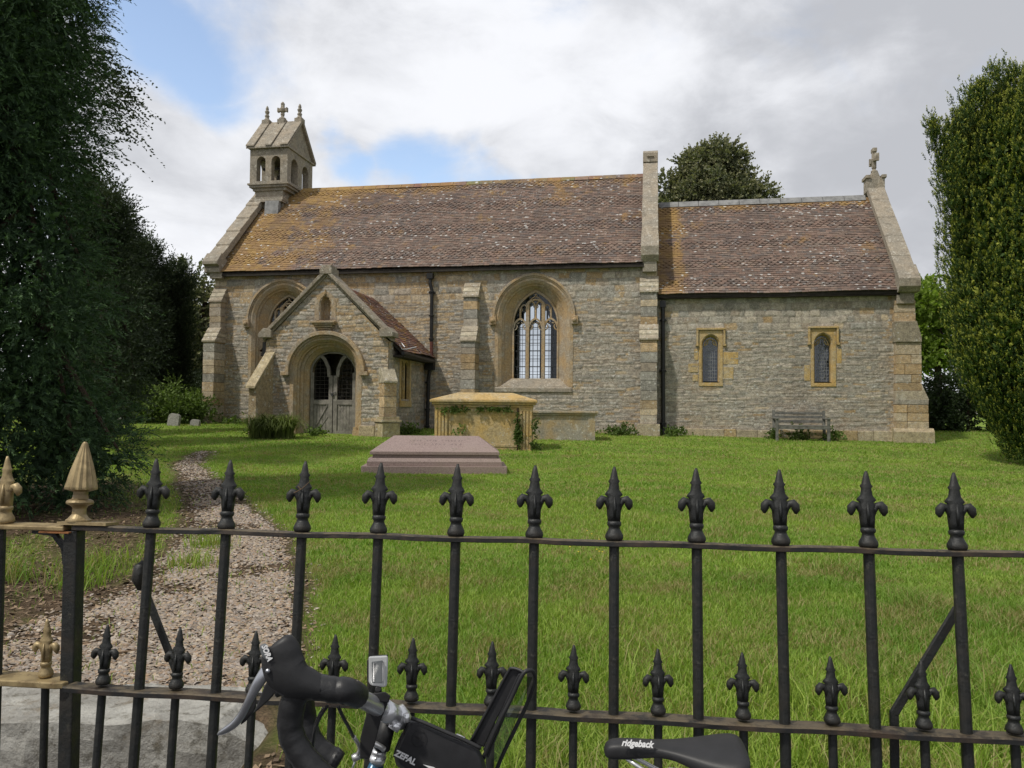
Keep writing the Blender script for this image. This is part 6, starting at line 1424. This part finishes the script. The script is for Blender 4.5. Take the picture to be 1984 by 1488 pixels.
a = MB(); taped(a, [B(585, 1345, -.16), B(592, 1380, -.18), B(596, 1410, -.18), B(610, 1440, -.18), B(632, 1460, -.18), B(652, 1472, -.18)], .0215); q0, q1 = B(644, 1467, -.18), B(659, 1476, -.18); a.tube([q0, q1], [.023, .019], 14)
taped(a, [B(585, 1345, -.16), B(600, 1335, -.17), B(640, 1336, -.16), B(668, 1345, -.12)], .02)
a.build('bar_tape', 'tape', bike, smooth=True)
a = MB(); a.tube(smooth_pts([B(690, 1350, .15), B(706, 1357, .11), B(740, 1374, .05), B(785, 1398, -.04)]), .0155, 14); a.tube([B(741, 1374, .05), B(762, 1386, .01)], .019, 14); 
a.tube([B(768, 1372, .0), B(774, 1384, .0), B(771, 1408, .0)], [.014, .020, .014], 12); a.tube([B(772, 1386, .0), B(790, 1392, .0)], .011, 10); a.tube([B(757, 1400, .02), B(775, 1412, .02)], .009, 10); a.tube([B(787, 1383, .03), B(789, 1398, .03)], .006, 8)
st2 = a.build('stem', 'chrome', bike, smooth=True)
a = MB(); rg = [B(667, 1322, .195), B(680, 1319, .19), B(692, 1326, .185), B(697, 1340, .18), B(696, 1360, .175), B(690, 1370, .175)]; a.tube(smooth_pts(rg), .0034, 6); a.tube(smooth_pts([p+Vector((.004, 0, .0)) for p in rg]), .003, 6); a.build('cream_tape_end', 'cream', bike, smooth=True)
# brake hood with its horn
a = MB(); ax = smooth_pts([B(624, 1332, .21), B(600, 1326, .215), B(574, 1318, .22), B(556, 1302, .222), B(548, 1282, .222), B(546, 1262, .222), B(543, 1247, .222), B(539, 1240, .222)], 4)
ra = np.interp(np.linspace(0, 1, len(ax)), [0, .15, .4, .6, .75, .9, 1], [.020, .021, .020, .018, .017, .014, .006]); rb = np.interp(np.linspace(0, 1, len(ax)), [0, .15, .3, .45, .6, .75, .88, 1], [.016, .024, .031, .035, .034, .030, .024, .010])
a.tube(ax, [(float(x), float(y)) for x, y in zip(ra, rb)], 18, flat=(tuple(BNn),)); hood = a.build('brake_hood', 'rubber', bike, smooth=True)
a = MB()
def plate(mb, pts, lat0, lat1): mb.prism(pts, lambda u, v, t: tuple(B(u, v, t)), lat0, lat1)
plate(a, [(502, 1252), (513, 1245), (518, 1250), (526, 1273), (521, 1284), (507, 1272)], .224, .242); a.build('lever_cap', 'screen', hood, bevel=.003)
text('lever_lettering', 'SORA', .0125, 'white', hood, B(517, 1265, .2435), B(523, 1279, .24)-B(512, 1252, .24), BNn.cross(B(523, 1279, .24)-B(512, 1252, .24))*1, .0004, .2, .0005, .8)
a = MB(); ax = smooth_pts([B(523, 1282, .215), B(516, 1298, .222), B(505, 1316, .225), B(493, 1336, .225), B(482, 1358, .225), B(470, 1382, .222), B(455, 1402, .22), B(438, 1414, .215), B(426, 1420, .21)], 3)
rb = np.interp(np.linspace(0, 1, len(ax)), [0, .15, .3, .5, .75, .9, 1], [.006, .010, .0095, .0065, .0065, .0055, .003]); a.tube(ax, [(.006, float(y)) for y in rb], 12, flat=(tuple(BNn),)); a.tube([B(519, 1300, .245), B(520, 1301, .205)], .0038, 10)
a.build('brake_lever', 'alloy', hood, smooth=True)
a = MB(); plate(a, [(497, 1348), (488, 1352), (478, 1375), (467, 1400), (466, 1405), (476, 1398), (490, 1382), (497, 1362)], .198, .212); a.build('shift_paddle', 'bagfab', hood, bevel=.004)
a = MB(); plate(a, [(519, 1318), (512, 1330), (500, 1362), (490, 1382), (500, 1376), (520, 1358), (532, 1345), (526, 1325)], -.20, -.185); a.tube(smooth_pts([B(530, 1335, -.19), B(560, 1325, -.2), B(590, 1335, -.19)]), .02, 12); a.build('far_lever', 'rubber', bike, bevel=.003)
# cables, hanger and cantilever arm
a = MB(); a.tube(smooth_pts([B(634, 1368, .19), B(620, 1390, .17), B(610, 1415, .14), B(606, 1440, .12), B(603, 1475, .1), B(604, 1520, .1)]), .0028, 8); a.tube(smooth_pts([B(626, 1372, .15), B(612, 1400, .12), B(607, 1430, .1), B(604, 1460, .08), B(606, 1520, .08)]), .0022, 8); a.tube(smooth_pts([B(656, 1370, .17), B(664, 1388, .14), B(675, 1408, .1), B(685, 1428, .06)]), .0030, 8); a.build('cable', 'rubber', bike, smooth=True)
a = MB(); a.tube(smooth_pts([B(685, 1427, .06), B(695, 1443, .055), B(697, 1453, .05), B(691, 1466, .045)]), .0036, 8); a.tube(smooth_pts([B(691, 1467, .04), B(703, 1462, .035), B(712, 1446, .03), B(722, 1440, .025), B(736, 1446, .02), B(744, 1452, .015)]), [.0045]+[.0050]*19+[.006], 8); a.tube([B(688, 1461, .045), B(691, 1472, .045)], .0075, 10); a.tube([B(690, 1470, .045), B(678, 1500, .04)], .0018, 6)
a.build('cable_hanger', 'satin', bike, smooth=True)
a = MB(); c0, c1 = B(735, 1452, .0), B(730, 1480, .0); ax = (c1-c0); a.tube([c0, c0+ax*.2, c0+ax*.22, c0+ax*.42, c0+ax*.45, c0+ax*.8, c0+ax*.82, c1], [.013, .0145, .0125, .0125, .0155, .015, .013, .0125], 18); a.build('headset', 'chrome', bike, smooth=True)
a = MB(); a.tube([B(731, 1479, 0), ht+Vector((0, 0, -.01))], .0135, 16); a.build('head_tube', 'bluepaint', bike, smooth=True)
a = MB(); a.tube([B(752, 1398, .0), B(740, 1450, .0)], .015, 14); a.build('stem_spacer', 'rubber', bike, smooth=True)

# action camera and its strap mount
gp = thing('action_camera', 'small action camera in a clear case mounted on the handlebar', 'camera', B(733, 1300, .06)); OFF[gp.name] = B(733, 1300, .06)
a = MB(); plate(a, [(714, 1272), (751, 1270), (752, 1276), (750, 1328), (745, 1332), (719, 1328), (714, 1322)], .045, .078); a.build('case', 'plasticgrey', gp, bevel=.003)
a = MB(); plate(a, [(720, 1282), (741, 1279), (741, 1323), (721, 1324)], .078, .081); a.build('screen', 'screen', gp, bevel=.001)
a = MB(); plate(a, [(711, 1279), (716, 1277), (716, 1320), (711, 1318)], .05, .076); plate(a, [(720, 1270), (751, 1268), (752, 1273), (722, 1275)], .05, .07); a.build('latch', 'bagfab', gp, bevel=.001)
a = MB()
for px0, px1 in ((723, 725), (741, 743)): plate(a, [(px0, 1284), (px1, 1284), (px1, 1320), (px0, 1320)], .0812, .0822)
a.build('case_rim', 'satin', gp)
a = MB(); plate(a, [(728, 1328), (738, 1328), (741, 1345), (725, 1345)], .055, .07); a.tube([B(733, 1335, .078), B(733, 1335, .048)], .006, 10); plate(a, [(714, 1344), (746, 1340), (757, 1348), (752, 1362), (716, 1356)], .03, .085); a.build('mount', 'rubber', gp, bevel=.002)
sp_ = MB(); plate(sp_, [(720, 1355), (752, 1362), (738, 1395), (727, 1440), (716, 1470), (697, 1470), (698, 1430), (708, 1390)], .062, .072); tag(sp_.build('strap', 'rubber', None, bevel=.002), 'wide black strap hanging from the handlebar under the small camera', 'strap')
# top-tube bag with its phone lid open
bag = thing('frame_bag', 'black zipped bicycle bag on the top tube with phone lid standing open', 'bag', B(850, 1480, 0)); OFF[bag.name] = B(850, 1480, 0)
def bagbody():
    outl = [(793, 1393), (805, 1394), (826, 1403), (860, 1418), (900, 1436), (928, 1450), (938, 1470), (945, 1500), (930, 1520), (850, 1510), (790, 1498), (768, 1484), (762, 1462), (770, 1440), (783, 1412)]
    bm = bmesh.new(); k = 5; rings = []
    for i in range(k):
        t = i/(k-1); lt = .03-.075*t; sq = 1-.10*abs(2*t-1)**3; cx = sum(p[0] for p in outl)/len(outl); cy = sum(p[1] for p in outl)/len(outl)
        rings.append([bm.verts.new(B(cx+(x-cx)*sq, cy+(y-cy)*sq, lt)-OFF[bag.name]) for x, y in outl])
    n = len(outl)
    for i in range(k-1):
        for j in range(n): bm.faces.new((rings[i][j], rings[i][(j+1) % n], rings[i+1][(j+1) % n], rings[i+1][j]))
    bm.faces.new(rings[0]); bm.faces.new(rings[-1][::-1]); bmesh.ops.recalc_face_normals(bm, faces=bm.faces)
    me = bpy.data.meshes.new('bag_body'); bm.to_mesh(me); bm.free(); me.materials.append(M['bagfab']); o = bpy.data.objects.new('bag_body', me); COL.objects.link(o); o.parent = bag
    b = o.modifiers.new('bevel', 'BEVEL'); b.width = .004; b.segments = 3; b.limit_method = 'ANGLE'; me.polygons.foreach_set('use_smooth', [True]*len(me.polygons)); b.harden_normals = False; return o
body = bagbody()
a = MB(); a.tube(smooth_pts([B(797, 1391, .031), B(826, 1402, .033), B(860, 1417, .034), B(900, 1434, .034), B(932, 1450, .033)]), .0035, 8); a.tube(smooth_pts([B(780, 1420, .031), B(768, 1446, .032), B(763, 1466, .032)]), .0015, 6); a.build('piping', 'rubber', body, smooth=True)
a = MB(); a.tube([B(884, 1424, .028), B(900, 1431, .032)], .003, 6); a.tube([B(914, 1440, .032), B(926, 1447, .033)], .0028, 6); a.build('zip_pull', 'satin', body, smooth=True)
bu = B(800, 1480, .03)-B(770, 1464, .03)
text('bag_lettering', 'ZEFAL', .0155, 'white', body, B(785, 1468, .0335), B(797, 1474, .03)-B(773, 1462, .03), Vector((0, 0, 1)), .0005, .15, .0006, .95)
a = MB(); ctr = B(811, 1431, .0325); rgt = (B(797, 1474, .03)-B(773, 1462, .03)).normalized(); upv = BNn.cross(rgt); upv = upv if upv.z > 0 else -upv
a.tube([ctr+rgt*.0125*math.cos(t)+upv*.0155*math.sin(t) for t in np.linspace(0, 2*math.pi, 25)], .0006, 4, False); a.tube([ctr-rgt*.008, ctr+rgt*.008], .0006, 4); a.tube([ctr-upv*.009, ctr+upv*.009], .0006, 4); a.build('embossed_mark', 'rubber', body)
a = MB(); plate(a, [(819, 1481), (840, 1486), (850, 1492), (836, 1491)], .031, .034); a.build('reflective_strip', 'white', body)
# lid: padded inner face and a rimmed clear window
a = MB(); plate(a, [(912, 1437), (984, 1303), (990, 1295), (1003, 1297), (1012, 1302), (985, 1352), (958, 1402), (938, 1448)], -.03, -.022); lid = a.build('lid', 'bagfab', bag, bevel=.002)
a = MB(); a.tube(smooth_pts([B(936, 1470, .0), B(962, 1410, .0), B(990, 1355, .0), B(1012, 1308, .0), B(1024, 1299, -.005), B(1034, 1303, -.02), B(1036, 1322, -.03), B(1022, 1362, -.035), B(1004, 1400, -.035), B(975, 1460, -.035), B(962, 1492, -.035)]), .0038, 8); a.tube(smooth_pts([B(912, 1437, -.02), B(950, 1366, -.02), B(984, 1303, -.02), B(992, 1295, -.018), B(1006, 1298, -.014), B(1016, 1304, -.008)]), .003, 8); a.build('lid_rim', 'rubber', lid, smooth=True)
a = MB(); P4 = [B(938, 1468, -.004), B(1010, 1312, -.004), B(1014, 1302, -.026), B(938, 1448, -.026)]; a.add(P4, [(0, 1, 2, 3)]); P5 = [B(940, 1470, -.003), B(1014, 1310, -.003), B(1032, 1312, -.03), B(968, 1478, -.034)]; a.add(P5, [(0, 1, 2, 3)]); a.build('lid_window', 'clear', lid)
a = MB(); plate(a, [(936, 1452), (1004, 1306), (1014, 1304), (946, 1470)], -.024, -.004); a.build('lid_side', 'bagfab', lid, bevel=.001)
